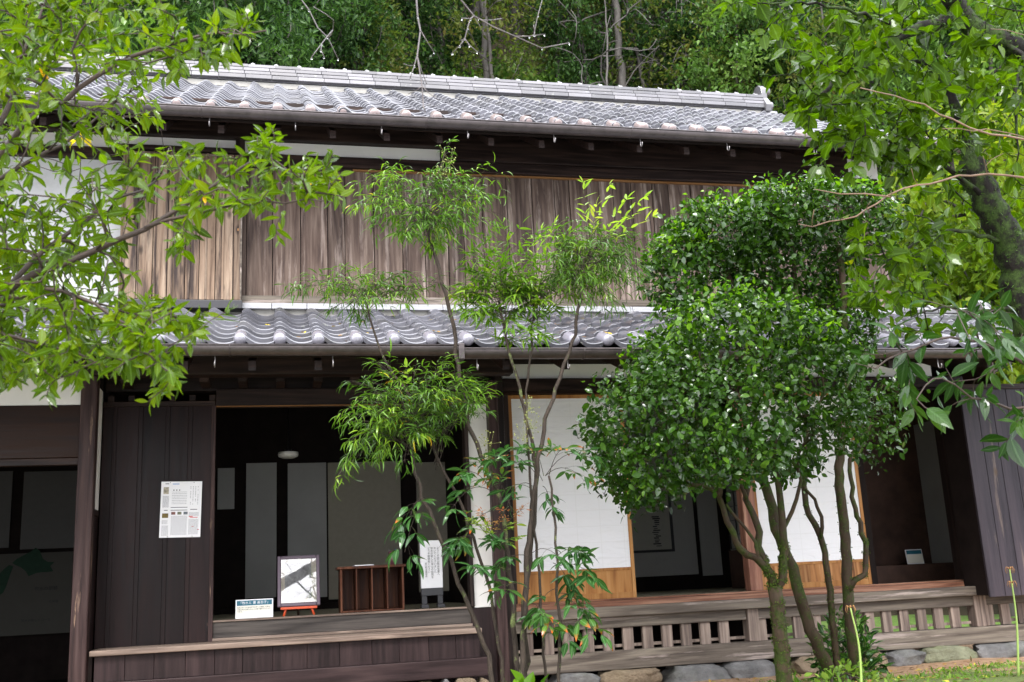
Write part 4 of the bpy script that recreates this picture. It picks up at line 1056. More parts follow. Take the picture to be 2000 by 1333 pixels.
tips += scatter([(300, 50), (500, 20), (570, 40), (560, 90), (500, 80), (400, 130), (300, 180)], 34, 3.0, 3.4, rs)
tips += scatter([(330, 270), (480, 300), (520, 240), (560, 300), (660, 320), (670, 390), (560, 410), (470, 400), (400, 420), (340, 520)], 110, 3.0, 3.6, rs)
tips += scatter([(-60, 380), (230, 420), (270, 560), (-60, 580)], 70, 3.2, 4.6, rs)
tips += pl([(545, 470), (540, 440), (672, 385), (650, 300), (530, 250)], 3.15)
tips += scatter([(200, 560), (340, 580), (430, 610), (360, 680), (370, 750), (310, 770), (240, 740)], 70, 2.9, 3.5, rs)
tips += pl([(90, 775), (290, 785), (320, 760), (440, 610)], 3.0)
T.shoots(tips, .08)
gd = thing('gardenia_shrub', base, 'loose wet gardenia shrub with lance shaped leaves and green pods filling the left foreground', 'shrub')
T.mesh(.0018, 2.6, .05).build('branch', B['twig'], gd)
P, D = T.tipdirs(); lp = whorls(P, D, (4, 8), .060, .07, (28, 85), rs, .5, .9, .34, .5, .4)
leaf_object('foliage', F_['gard'], gd, *lp[:5], lp[5], k=4, droop=rs.uniform(.05, .38, len(lp[0])), fold=.22, pw=.9)
pod = plain('green_pod', (.07,.12,.018), .4, .3)
for i in rs.permutation(len(P))[:24]:
    d = D[i]; p = P[i]; mb = MB(3); mb.ball(p+d*.008, (.0075, .0075, .011), 8, 6)
    for k in range(5): a = k*1.257; mb.tube([p+d*.013, p+d*.024+np.array([math.cos(a), math.sin(a), .2])*.010, p+d*.030+np.array([math.cos(a), math.sin(a), .6])*.014], [.0012, .0009, .0005], 4)
    mb.build('seed_pod', pod, gd)

# ------------------------------------------------------------------ mossy tree on the right
rs = np.random.default_rng(202); T = Tree(202)
b0 = at(2150, 1250, 4.7); b0[2] = float(gh(b0[0], b0[1]))-.03
T.line([b0, at(2110, 950, 4.7), at(2050, 730, 4.7), at(2000, 600, 4.7), at(1968, 480, 4.65), at(1932, 395, 4.6), at(1898, 322, 4.6)], .125, .075, wob=.010)
T.line(pl([(1898, 322), (1882, 260), (1866, 225), (1850, 170), (1800, 120)], 4.6), .04, .015)
T.line(pl([(2050, 730), (2120, 420), (2090, 200), (2000, 108), (1930, 66), (1880, 28), (1852, -25), (1830, -110)], [4.7, 4.6, 4.5, 4.4, 4.35, 4.35, 4.3, 4.3]), .085, .050, wob=.010)
T.line(pl([(1880, 28), (1830, 45), (1770, 65), (1720, 95), (1685, 128), (1640, 150), (1600, 190)], np.linspace(4.35, 4.1, 7)), .036, .010)
T.line(pl([(1770, 65), (1720, 40), (1650, 20), (1560, 5), (1470, 10)], np.linspace(4.3, 4.0, 5)), .012, .003)
T.line(pl([(1932, 395), (1850, 330), (1760, 290), (1680, 250), (1600, 260)], np.linspace(4.6, 4.2, 5)), .016, .004)
T.line(pl([(1968, 480), (1880, 450), (1800, 470), (1720, 520)], np.linspace(4.65, 4.3, 4)), .014, .004)
T.line(pl([(2000, 108), (1980, 200), (1990, 300)], 4.2), .014, .004)
T.line(pl([(2000, 600), (1930, 610), (1850, 600), (1780, 620)], [4.7, 4.6, 4.5, 4.4]), .012, .004)
tips = scatter([(1440, -50), (2060, -50), (2060, 130), (1900, 190), (1700, 230), (1560, 240), (1500, 180), (1530, 120), (1470, 60)], 230, 3.9, 4.9, rs)
tips += scatter([(1530, 180), (1700, 200), (2060, 120), (2060, 420), (1900, 300), (1760, 330), (1680, 310), (1600, 330), (1560, 260)], 170, 3.9, 5.0, rs)
tips += scatter([(1640, 430), (1800, 400), (1880, 470), (1850, 540), (1780, 600), (1650, 610), (1660, 500)], 75, 4.1, 5.0, rs)
tips += scatter([(1760, 330), (2060, 380), (2060, 560), (1900, 520), (1800, 450)], 40, 4.8, 5.5, rs)
tips += scatter([(1680, 560), (1800, 560), (1900, 600), (2050, 560), (2050, 720), (1930, 700), (1880, 650), (1760, 650)], 24, 4.8, 5.4, rs)
tips += scatter([(1600, 230), (1760, 230), (1880, 260), (1880, 350), (1740, 350), (1640, 320)], 44, 4.2, 4.6, rs)
tips += pl([(1418, 20), (1430, 8), (1485, 75), (1590, 320), (1665, 345), (1500, 150)], 4.1)
T.shoots(tips, .1)
mt = thing('mossy_tree', b0, 'dark leaning tree with mossy limbs and broad bright green leaves at the right edge', 'tree')
T.mesh(.0022, 2.5, .14).build('trunk', B['mossy'], mt)
P, D = T.tipdirs(); lp = whorls(P, D, (4, 7), .084, .10, (35, 85), rs, .6, .9, .54, .5, .4)
leaf_object('foliage', F_['tree'], mt, *lp[:5], lp[5], k=4, droop=rs.uniform(.05, .35, len(lp[0])), fold=.2, pw=.85)
# moss and small climbing leaves on its limbs
fx = np.array([i for i in range(T.n) if T.fix[i] > .03]); pick = rs.choice(fx, 7000); off = unit(rs.normal(0, 1, (7000, 3)))
r_ = np.array([T.fix[i] for i in pick])[:, None]
leaf_object('climbing_moss', leafmat('climber_leaf', [(0, (0.008775,0.01755,0.0039)), (.6, (0.02194,0.04144,0.006825)), (1, (0.05362,0.08288,0.01219))], (1.4,1.6,.8), .2, .45, .4, .1), mt, T.p[pick]+off*r_*.97+rs.normal(0, .012, (7000, 3)), unit(off*.5+rs.normal(0, .6, (7000, 3))), off, rs.uniform(.010, .024, 7000), rs.uniform(.004, .010, 7000), rs.random(7000), k=1, droop=.2)

# glossy big-leaved shrub below it
rs = np.random.default_rng(303); T = Tree(303)
b1 = at(2330, 1250, 3.7); b1[2] = float(gh(b1[0], b1[1]))-.02
T.line([b1, at(2300, 1000, 3.7), at(2200, 850, 3.7)], .03, .02)
T.line(pl([(2200, 850), (2060, 740), (1960, 690), (1860, 660), (1760, 690), (1710, 720)], np.linspace(3.7, 3.5, 6)), .012, .003)
T.line(pl([(2060, 740), (1990, 800), (1900, 775), (1840, 740), (1790, 780)], np.linspace(3.6, 3.4, 5)), .008, .002)
tips = pl([(1720, 640), (1760, 610), (1830, 615), (1870, 660), (1800, 690), (1750, 720), (1840, 720), (1880, 700), (1920, 690), (1940, 660), (1980, 640), (1990, 690), (1970, 740), (1990, 800), (1930, 780), (1960, 830), (2020, 760), (2010, 850), (1860, 790), (1800, 760), (1830, 810), (1780, 830), (1900, 730), (1690, 690), (1880, 620), (1950, 600), (2030, 640), (2040, 700), (1985, 560), (2040, 590), (1760, 660), (1820, 650), (1900, 650), (1960, 720), (1820, 720)], 3.5)
tips = [t+rs.normal(0, .06, 3)*np.array([.3, 2.5, .3]) for t in tips]
T.shoots(tips, .08)
gs = thing('big_leaf_shrub', b1, 'shrub with big dark glossy drooping leaves before the right house end', 'shrub')
T.mesh(.002, 2.6, .04).build('branch', B['twig'], gs)
P, D = T.tipdirs(); lp = whorls(P, D, (4, 6), .108, .07, (35, 80), rs, .9, 1.0, .40)
leaf_object('foliage', F_['big'], gs, *lp[:5], lp[5], k=5, droop=rs.uniform(.1, .4, len(lp[0])), fold=.22, pw=.9)

# ------------------------------------------------------------------ clipped camellias
def shell(E, n, Y, rs, dr, inner=.0, top=1.0):
    """points on the skin of a union of ellipsoids given in photograph pixels about depth Y"""
    cs = [(at(x, y, Y+dy), rx*(Y+.25)/FPX, ry*(Y+.25)/FPX, dr*k) for (x, y, rx, ry, dy, k) in E]
    w_ = np.array([a*b for _, a, b, _ in cs]); w_ = w_/w_.sum(); P = []; N = []
    while len(P) < n:
        c, a, b, d = cs[rs.choice(len(cs), p=w_)]
        u = unit(rs.normal(0, 1, 3)); k = 1-inner*rs.random()**2 if rs.random() < .8 else rs.uniform(.55, 1)
        bump = 1+.05*math.sin(7*u[0]+3*u[2])+.05*math.sin(11*u[2]-5*u[1])+.04*math.sin(23*u[0]+17*u[2])+.03*rs.normal()
        p = c + u*np.array([a, d, b])*k*bump
        if any(np.sum(((p-c2)/np.array([a2, d2, b2]))**2) < .72 for c2, a2, b2, d2 in cs if c2 is not c): continue
        P.append(p); N.append(unit(u/np.array([a, d, b])))
    return np.array(P), np.array(N)
def crown_leaves(name, mat, parent, P, N, rs, nl, L, wr=.5, size=.05):
    m = len(P)*nl; Q = np.repeat(P, nl, 0)+rs.normal(0, size, (m, 3)); Nn = np.repeat(N, nl, 0)
    D = unit(rs.normal(0, 1, (m, 3))+Nn*.35+np.array([0, 0, -.25])); U = Nn*.7+np.array([0, 0, .7])+rs.normal(0, .55, (m, 3))
    l = L*rs.uniform(.45, 1.35, m); rr = np.clip(.55*np.repeat(rs.random(len(P)), nl)+.45*rs.random(m), 0, 1)
    return leaf_object(name, mat, parent, Q, D, U, l, l*wr*.5, rr, k=3, droop=rs.uniform(0, .3, m), fold=.22, pw=.85)

rs = np.random.default_rng(404); T = Tree(404); YC = 5.9
tb_ = at(1533, 1352, YC); tb_[2] = float(gh(tb_[0], tb_[1]))-.03
T.line([tb_, at(1524, 1250, YC), at(1518, 1180, YC), at(1512, 1145, YC)], .050, .043, wob=.004)
T.line(pl([(1512, 1150), (1495, 1105), (1475, 1090), (1444, 1075), (1420, 1020), (1405, 968), (1375, 950), (1335, 938)], [YC, YC, YC-.02, YC-.05, YC-.1, YC-.12, YC-.15, YC-.2]), .027, .011)
T.line(pl([(1405, 968), (1410, 935), (1425, 880)], [YC-.12, YC-.1, YC-.05]), .018, .010)
T.line(pl([(1480, 1085), (1475, 1062), (1455, 1030), (1430, 1000), (1418, 985)], YC-.03), .012, .009)
T.line(pl([(1500, 1120), (1482, 1070), (1480, 1040), (1468, 1000), (1458, 975), (1462, 930), (1450, 860)], np.linspace(YC, YC+.12, 7)), .026, .012)
T.line(pl([(1458, 975), (1445, 940), (1428, 905)], YC+.05), .014, .009)
T.line(pl([(1515, 1150), (1532, 1110), (1530, 1030), (1522, 960), (1515, 900), (1510, 800)], np.linspace(YC, YC-.05, 6)), .028, .013)
T.line(pl([(1531, 1032), (1545, 1000), (1558, 975), (1562, 940), (1556, 900), (1580, 850)], np.linspace(YC, YC-.15, 6)), .014, .008)
E1 = [(1445, 720, 205, 162, 0, 1), (1290, 830, 150, 140, -.05, .9), (1545, 790, 130, 140, 0, .9), (1400, 830, 170, 120, -.25, .8), (1260, 915, 90, 75, 0, .7), (1600, 740, 65, 110, .1, .6)]
P1, N1 = shell(E1, 1250, YC, rs, .62, .25)
P1 = P1[~((np.array([px(p)[0] for p in P1]) > 1330) & (np.array([px(p)[1] for p in P1]) > 945))]
sel = rs.permutation(len(P1))[:330]
N1 = N1[:len(P1)] if len(N1) != len(P1) else N1
T.shoots(P1[sel]*.93+.07*at(1420, 780, YC), .1, .10)
c1 = thing('clipped_camellia', tb_, 'rounded clipped camellia with small glossy leaves on a mossy forked trunk', 'tree')
T.mesh(.0018, 2.35, .07).build('trunk', B['camellia'], c1)
Nn = unit(P1-at(1420, 780, YC))
crown_leaves('foliage', F_['cam'], c1, P1, Nn, rs, 12, .046, .58, .036)
k_ = Nn[:, 2] > .35  # upward skin only: crown top lightened by leaf colour, as lit from above
crown_leaves('top_lit_foliage', F_['camlight'], c1, P1[k_]+Nn[k_]*.03, Nn[k_], rs, 5, .042, .55, .032)
# moss on the trunk base
fx = np.array([i for i in range(T.n) if T.fix[i] > .024]); pick = rs.choice(fx, 5000); off = unit(rs.normal(0, 1, (5000, 3)))
mossm = leafmat('trunk_moss', [(0, (.014,.024,.004)), (.6, (.034,.052,.007)), (1, (.075,.10,.012))], (1.3,1.5,.8), .15, .6, .3, 0)
g_ = np.array([T.fix[i] for i in pick])[:, None]; ok = rs.random(5000) < np.interp(T.p[pick][:, 2], [.3, 1.0, 1.35], [1, .8, 0])
leaf_object('moss', mossm, c1, (T.p[pick]+off*g_*.98+rs.normal(0, .004, (5000, 3)))[ok], unit(off*.2+rs.normal(0, .6, (5000, 3)))[ok], (off+rs.normal(0, .4, (5000, 3)))[ok], .011, .005, rs.random(5000)[ok], k=1, droop=.2)

rs = np.random.default_rng(505); T = Tree(505); YB = 6.55
tb2 = at(1640, 1322, YB); tb2[2] = float(gh(tb2[0], tb2[1]))-.03
T.line([tb2, at(1600, 1270, YB), at(1570, 1190, YB), at(1548, 1110, YB), at(1522, 1050, YB), at(1498, 960, YB), at(1482, 900, YB), at(1470, 740, YB+.05), at(1430, 560, YB+.1), at(1380, 470, YB+.1)], .044, .017, wob=.004)
T.line([tb2+np.array([.0, .02, 0]), at(1630, 1250, YB), at(1617, 1120, YB), at(1603, 1050, YB), at(1580, 1005, YB), at(1571, 960, YB), at(1575, 860, YB), at(1560, 640, YB), at(1545, 450, YB)], .024, .014, wob=.004, join=False)
T.line(pl([(1603, 1050), (1605, 1010), (1590, 975), (1572, 955)], YB-.02), .014, .010)
T.line([tb2+np.array([.12, -.02, 0]), at(1662, 1230, YB-.05), at(1655, 1130, YB-.05), at(1648, 1020, YB-.05), at(1640, 930, YB-.05), at(1645, 820, YB-.05), at(1650, 640, YB), at(1640, 480, YB)], .042, .022, wob=.004, join=False)
T.line(pl([(1660, 1150), (1685, 1120), (1690, 1060), (1670, 990), (1662, 900), (1700, 830)], YB-.08), .022, .012)
E2 = [(1580, 415, 165, 62, .0, 1), (1420, 450, 120, 62, .0, 1), (1325, 530, 68, 88, .0, .9), (1665, 440, 90, 90, .0, 1), (1650, 640, 60, 110, .15, .7)]
P2, N2 = shell(E2, 1000, YB, rs, .36, .25)
E3 = [(1705, 835, 60, 65, -.1, .8), (1735, 770, 35, 36, -.1, .8)]
P2b, N2b = shell([(1510, 520, 150, 85, .12, 1)], 300, YB, rs, .2, .4)
P2 = np.concatenate([P2, P2b]); N2 = np.concatenate([N2, N2b])
P3, N3 = shell(E3, 90, YB, rs, .28, .5)
T.shoots(np.concatenate([P2[rs.permutation(len(P2))[:240]]*.95+.05*at(1500, 500, YB), P3[::2]]), .1, .1)
c2 = thing('arched_camellia', tb2, 'taller clipped camellia with a broad arched crown and several mossy stems behind the rounded one', 'tree')
T.mesh(.0018, 2.35, .065).build('trunk', B['camellia'], c2)
crown_leaves('foliage', F_['cam'], c2, P2, N2, rs, 11, .047, .56, .042)
k_ = (N2[:, 2] > .25) & (np.arange(len(N2)) < 1000)  # paler leaves paint overhead light along the top of the arch
crown_leaves('top_lit_foliage', F_['camlight'], c2, P2[k_]+N2[k_]*.02, N2[k_], rs, 5, .044, .55, .035)
crown_leaves('side_foliage', F_['cam'], c2, P3, N3, rs, 7, .05, .55, .05)
fx = np.array([i for i in range(T.n) if T.fix[i] > .018]); pick = rs.choice(fx, 6500); off = unit(rs.normal(0, 1, (6500, 3)))
g_ = np.array([T.fix[i] for i in pick])[:, None]; ok = rs.random(6500) < np.interp(T.p[pick][:, 2], [.3, 1.2, 1.6], [1, .7, 0])
leaf_object('moss', mossm, c2, (T.p[pick]+off*g_*.98+rs.normal(0, .004, (6500, 3)))[ok], unit(off*.2+rs.normal(0, .6, (6500, 3)))[ok], (off+rs.normal(0, .4, (6500, 3)))[ok], .011, .005, rs.random(6500)[ok], k=1, droop=.2)

# ------------------------------------------------------------------ nandina clump in the middle
rs = np.random.default_rng(606); T = Tree(606); YN = 5.5
nb = at(1010, 1350, YN); nb[2] = float(gh(nb[0], nb[1]))-.02
def nstem(pts, dy, r0, r1):
    P = pl(pts, YN+dy); P[0] = P[0].copy(); P[0][2] = min(P[0][2], float(gh(P[0][0], P[0][1]))-.02); T.line(P, r0*.82, r1*.82, wob=.005, join=False)
nstem([(972, 1380), (960, 1310), (935, 1230), (895, 1140), (860, 1050), (825, 970), (803, 880), (795, 830)], -.10, .017, .010)
nstem([(990, 1380), (980, 1290), (955, 1150), (925, 1050), (900, 985), (870, 930), (848, 880), (830, 820), (790, 760), (770, 735), (738, 670), (716, 590)], .05, .013, .007)
nstem([(1012, 1380), (1010, 1290), (1000, 1170), (990, 1060), (972, 960), (940, 890), (915, 830), (897, 740), (893, 690), (888, 640), (872, 575), (848, 500), (832, 440), (828, 400)], .0, .018, .012)
nstem([(1026, 1380), (1022, 1290), (1027, 1180), (1032, 1080), (1040, 990), (1052, 900), (1062, 840), (1085, 760), (1112, 690), (1128, 630), (1136, 560), (1138, 510)], -.05, .021, .010)
nstem([(1034, 1380), (1030, 1290), (1022, 1200), (1035, 1100), (1046, 1000), (1045, 920), (1035, 850), (1018, 780), (1000, 710), (985, 640), (975, 590)], .08, .018, .009)
nstem([(1045, 880), (1028, 830), (1030, 760), (1040, 680), (1042, 580)], .06, .010, .007)
nstem([(1090, 1380), (1091, 1290), (1090, 1180), (1084, 1060), (1081, 980), (1072, 930)], -.15, .012, .007)
nd = thing('nandina_clump', nb, 'tall wispy nandina clump with narrow curling leaves on lichened stems before the entrance', 'shrub')
mbN = T.mesh(.002, 2.5, .03)
LV = {k: [[], [], [], [], [], [], []] for k in ('nan', 'nanlight', 'nanyel', 'nanred', 'nanbroad')}
def compound(key, o, tip, nodes, L, W, dr, rnd0, sag=.1, tri=3, start=.3):
    """one twice divided leaf: a thin stalk from o to tip with side stalks carrying leaflets"""
    o = np.asarray(o, float); tip = np.asarray(tip, float); D = np.linalg.norm(tip-o); c = .5*(o+tip)+np.array([0, 0, sag*D*1.5])
    q = np.linspace(0, 1, 9)[:, None]; ln = (1-q)**2*o+2*q*(1-q)*c+q*q*tip
    mbN.tube(ln, np.linspace(.0021, .0008, 9), 4, False, .5)
    ax = unit(tip-o); side = np.cross(ax, [0, 0, 1.]); side = unit(side)
    lst = LV[key]
    for i in range(nodes):
        t = start+(1-start)*(i+.5)/nodes; b = (1-t)**2*o+2*t*(1-t)*c+t*t*tip; tg = unit(2*(1-t)*(c-o)+2*t*(tip-c))
        for sg_ in ((-1, 1) if i < nodes-1 else (-1, 0, 1)):
            d = unit(tg*(.65 if sg_ else 1.)+side*sg_*.85+rs.normal(0, .30, 3)); ls = D*.34*(1-.4*t)*rs.uniform(.7, 1.3)
            e = b+d*ls; 
            if tri > 1: mbN.tube([b, b+d*ls*.5+np.array([0, 0, .006]), e], [.0010, .0008, .0006], 3, False, .5)
            else: e = b
            pr = unit(np.cross(d, [0, 0, 1.])+rs.normal(0, .1, 3))
            for (pp, dd) in (((e, d),) if tri == 1 else ((e, d), (b+d*ls*.72, unit(d*.6+pr*.8)), (b+d*ls*.72, unit(d*.6-pr*.8)))):
                dd = unit(dd+rs.normal(0, .18, 3)); lst[0].append(pp); lst[1].append(dd); lst[2].append(np.array([0, 0, 1.])+rs.normal(0, .35, 3)); lst[3].append(L*rs.uniform(.6, 1.2)); lst[4].append(W*rs.uniform(.75, 1.2)); lst[5].append(min(1, max(0, .6*rnd0+.4*rs.random()))); lst[6].append(dr*rs.uniform(.4, 1.3))
def cluster(key, stem, center, rx, ry, dy, n, nodes, L, W, dr, sag=.15, tri=3, depth=.28, top=None):
    s0 = at(stem[0], stem[1], YN+dy)
    for k in range(int(n*1.25)):
        a = rs.random()*6.28; r = math.sqrt(rs.random())*.95+.05
        if top is not None and rs.random() < top: a = rs.uniform(3.5, 5.9)
        p = at(center[0]+rx*r*math.cos(a), center[1]+ry*r*math.sin(a), YN+dy+rs.uniform(-depth, depth)*(1-.5*r))
        o = s0+rs.normal(0, .02, 3)+np.array([0, 0, rs.uniform(-.10, .06)])
        compound(key, o, p, nodes, L, W, dr, rs.random(), sag, tri)
NL, NW_ = .084, .0043
cluster('nan', (828, 405), (842, 395), 165, 75, .0, 30, 5, NL, NW_, .55, .22)
cluster('nanlight', (832, 440), (850, 430), 120, 60, .0, 8, 5, NL, NW_*1.2, .6, .1)
compound('nan', at(835, 400, YN), at(876, 285, YN), 6, .055, .004, .6, .6, .05)
cluster('nan', (716, 595), (690, 575), 115, 50, .05, 17, 5, NL*.95, NW_*.9, .6, .22)
cluster('nan', (720, 590), (800, 560), 60, 40, .05, 5, 4, NL*.9, NW_*.9, .5, .2)
cluster('nan', (1138, 520), (1170, 520), 115, 85, -.05, 26, 5, NL, NW_*.85, .65, .25)
cluster('nan', (1136, 540), (1200, 560), 70, 70, -.05, 9, 5, NL, NW_*.8, .7, .1)
cluster('nanlight', (1042, 590), (1060, 520), 130, 75, .05, 26, 5, NL, NW_*1.4, .45, .2)
cluster('nanlight', (978, 600), (985, 570), 95, 85, .08, 24, 5, NL*.95, NW_*1.5, .35, .15)
cluster('nanlight', (985, 640), (1030, 640), 80, 45, .08, 7, 4, NL*1.1, NW_*1.5, .35, .1)
cluster('nan', (798, 840), (800, 780), 135, 75, -.1, 32, 5, NL, NW_, .55, .25)
cluster('nan', (798, 850), (745, 860), 85, 60, -.1, 13, 5, NL, NW_, .6, .2)
cluster('nan', (848, 880), (885, 790), 65, 70, .05, 13, 5, NL, NW_, .55, .2)
cluster('nan', (803, 860), (670, 905), 20, 45, -.1, 3, 5, NL*1.2, NW_, .6, .35)
for p in ((1138, 350), (1192, 355), (1228, 385), (1264, 380), (1282, 420), (1165, 400), (1250, 410)):
    compound('nanyel', at(1150, 505, YN-.05), at(p[0], p[1], YN-.05+rs.uniform(-.1, .1)), 6, .075, .0098, .12, rs.random(), .05, 1, .35)
for p in ((1060, 440), (1085, 430), (1040, 460), (930, 490), (945, 515)):
    compound('nanyel', at(1045 if p[0] > 1000 else 975, 560, YN), at(p[0], p[1], YN+rs.uniform(-.1, .1)), 4, .058, .007, .2, rs.random(), .05, 1, .35)
compound('nanyel', at(795, 800, YN-.1), at(795, 712, YN-.1), 4, .07, .011, .2, 0, .0, 1, .5)
# broad drooping leaves lower down
for o, p in (((1065, 930), (1160, 900)), ((1065, 930), (1150, 950)), ((1060, 940), (1000, 880)), ((1072, 930), (1105, 880)), ((960, 960), (900, 930)), ((960, 960), (880, 1000)), ((975, 950), (1010, 905)),
             ((1050, 930), (960, 900)), ((985, 1000), (900, 1060)), ((1060, 950), (1080, 1000)), ((1040, 950), (990, 990)), ((985, 960), (935, 905)), ((1000, 1000), (960, 930)), ((1062, 930), (1040, 880))):
    compound('nanbroad', at(*o, YN-.1), at(*p, YN-.1+rs.uniform(-.2, .15)), 3, .085, .0125, .3, rs.random(), .3, 3, .35)
for o, p in (((835, 985), (790, 1080)), ((838, 980), (800, 1010)), ((1040, 1090), (970, 1110)), ((1085, 1090), (1140, 1080)), ((1040, 1080), (1100, 1100)), ((1085, 1110), (1160, 1130)), ((1035, 1150), (970, 1160)), ((1088, 1160), (1150, 1200)),
             ((1088, 1150), (1040, 1210)), ((1030, 1180), (1080, 1230)), ((1090, 1170), (1165, 1240)), ((1080, 1100), (1120, 1160)), ((895, 1140), (935, 1110)), ((925, 1050), (885, 1070)), ((1000, 1100), (960, 1060)), ((1088, 1200), (1115, 1250))):
    compound('nanbroad', at(*o, YN-.12), at(*p, YN-.15+rs.uniform(-.2, .1)), 3, .098, .0150, .3, rs.random(), .25, 3, .4)
for p in ((940, 1000), (985, 1000), (1020, 995), (960, 1020)): compound('nanred', at(965, 1060, YN), at(p[0], p[1], YN+rs.uniform(-.1, .1)), 5, .032, .0035, .3, rs.random(), .1, 3, .4)
for p in ((925, 1020), (1000, 1025), (950, 1035), (1010, 1050)): compound('nanyel', at(970, 1070, YN), at(p[0], p[1], YN+rs.uniform(-.1, .1)), 4, .045, .0065, .2, rs.random()*.4, .1, 3, .4)
mbN.build('stem', B['nandina'], nd)
nm = {'nan': ('narrow_foliage', F_['nan']), 'nanlight': ('light_foliage', F_['nanlight']), 'nanyel': ('young_yellow_foliage', F_['nanyel']), 'nanred': ('copper_foliage', F_['nanred']), 'nanbroad': ('broad_foliage', F_['nanbroad'])}
for k, l in LV.items():
    leaf_object(nm[k][0], nm[k][1], nd, l[0], l[1], l[2], l[3], l[4], l[5], k=5 if k in ('nan', 'nanlight') else 4, droop=np.array(l[6])+.02, fold=.2, pw=.85 if k not in ('nan', 'nanlight') else .7, curl=1)
bmat = plain('nandina_berry', (.22,.24,.06), .4, .5, 0, .2)
for c0 in ((1035, 790), (1040, 830), (1022, 850), (950, 860), (955, 890), (880, 310), (860, 330)):
    mb = MB(6)
    for k in range(16):
        q = at(c0[0]+rs.normal(0, 10), c0[1]+rs.normal(0, 16), YN-.05+rs.normal(0, .02)); mb.ball(q, .0042, 6, 4); mb.tube([q, at(c0[0], c0[1]+8, YN-.05)], .0006, 3, False)
    mb.build('berry_cluster', bmat, nd)

# ------------------------------------------------------------------ bare cherry overhead and brown shoots from the right
rs = np.random.default_rng(707); T = Tree(707)
T.line([(-3.4, .2, -.45), (-3.1, .6, 1.2), (-2.6, 1.2, 2.8), (-1.5, 2.0, 3.8), (-.3, 2.7, 4.4), (.7, 3.2, 4.75), (2.0, 3.7, 5.1), (3.2, 4.4, 5.3)], .16, .05)
T.line([(-1.5, 2.0, 3.8), (-1.0, 3.2, 4.5), (-.6, 4.4, 5.3)], .06, .02); T.line([(.7, 3.2, 4.75), (.8, 2.6, 5.2), (1.4, 2.2, 5.6)], .05, .02)
T.line([(.72, 3.2, 4.75)]+pl([(822, -200), (812, -40), (815, 60), (818, 110), (824, 165), (822, 200), (830, 215)], 3.2), .008, .0022)
T.line([(.9, 3.25, 4.8)]+pl([(860, -150), (895, -5), (930, 30), (965, 52), (1010, 72), (1060, 90), (1112, 84)], 3.2), .008, .0020)
T.line(pl([(520, -240), (560, -60), (600, 20), (640, 75), (660, 115)], 3.4), .004, .0014)
T.line([(-.3, 2.7, 4.4)]+pl([(520, -240)], 3.4), .012, .006)
tips = pl([(780, 10), (822, 35), (845, 90), (780, 118), (865, 105), (900, 90), (830, 130), (890, 60), (985, 15), (1050, 10), (940, 28), (965, 80), (1030, 45), (1075, 75), (1040, 60), (935, 95), (885, 50), (790, 175), (848, 195), (805, 150), (620, 120), (590, 90), (650, 20), (615, 30)], 3.2)
T.shoots([t+rs.normal(0, .02, 3) for t in tips], .05, .05, .6, True, 0.0)
extra = [np.array([rs.uniform(-1.5, 3), rs.uniform(1.2, 4.4), rs.uniform(4.4, 7.0)]) for _ in range(240)]; T.shoots(extra, .15, .15)
for _ in range(16):
    a = np.array([rs.uniform(-.6, .9), rs.uniform(2.2, 3.4), rs.uniform(4.3, 4.9)]); b_ = a+np.array([rs.uniform(-.6, .9), rs.uniform(-1.1, .5), rs.uniform(-.1, .9)])
    T.line([a, .5*(a+b_)+rs.normal(0, .1, 3), b_], .014, .006, join=True)
T.shoots([np.array([rs.uniform(-.4, 1.1), rs.uniform(1.6, 3.4), rs.uniform(4.3, 5.6)]) for _ in range(90)], .1, .2)
ch = thing('cherry_tree', (-3.4, .2, -.45), 'bare cherry tree whose thin wet leafless twigs hang from the top of the view', 'tree')
T.mesh(.0013, 2.5, .2).build('branch', B['bare'], ch)
mb = MB(8); fr = [i for i in range(T.n) if T.p[i][1] < 3.6 and -60 < px(T.p[i])[1] < 300 and 500 < px(T.p[i])[0] < 1150]
for i in rs.choice(fr, 46): mb.ball(T.p[i]-np.array([0, 0, .0045]), (.003, .003, .0038), 8, 6)
n = NT('water_drop'); p = n.princ((.9, .9, .9), .02, None, .6); p.inputs['Transmission Weight'].default_value = 1.0; p.inputs['IOR'].default_value = 1.33
mb.build('water_drop', n.m, ch)['kind'] = 'stuff'

rs = np.random.default_rng(808); T = Tree(808); Yb = 3.4
b3 = at(2500, 1300, 3.4); b3[2] = float(gh(b3[0], b3[1]))
T.line([b3, at(2420, 900, Yb), at(2300, 600, Yb), at(2200, 450, Yb)], .03, .012)
T.line(pl([(2200, 450), (2080, 320), (2000, 277), (1930, 262), (1860, 235), (1780, 195), (1680, 172)], Yb), .007, .002)
T.line(pl([(2200, 450), (2100, 350), (2000, 345), (1930, 343), (1870, 345), (1790, 362), (1740, 383), (1690, 412), (1640, 428), (1560, 438)], Yb+.05), .007, .0018)
T.line(pl([(1740, 385), (1690, 383), (1640, 376), (1590, 370)], Yb+.05), .004, .0015); T.line(pl([(2080, 320), (2000, 268), (1930, 255), (1840, 252)], Yb-.05), .004, .0015)
T.line(pl([(2100, 110), (2000, 66), (1935, 57)], 3.3), .003, .0015)
T.shoots(pl([(1740, 372), (1590, 410), (1960, 300), (1920, 305), (1780, 330), (1660, 420), (1700, 395)], Yb), .05)
bs = thing('bare_shoot_shrub', b3, 'leafless brown shoots reaching in from the right edge across the mossy tree', 'shrub')
T.mesh(.0013, 2.5, .04).build('branch', B['brown'], bs)

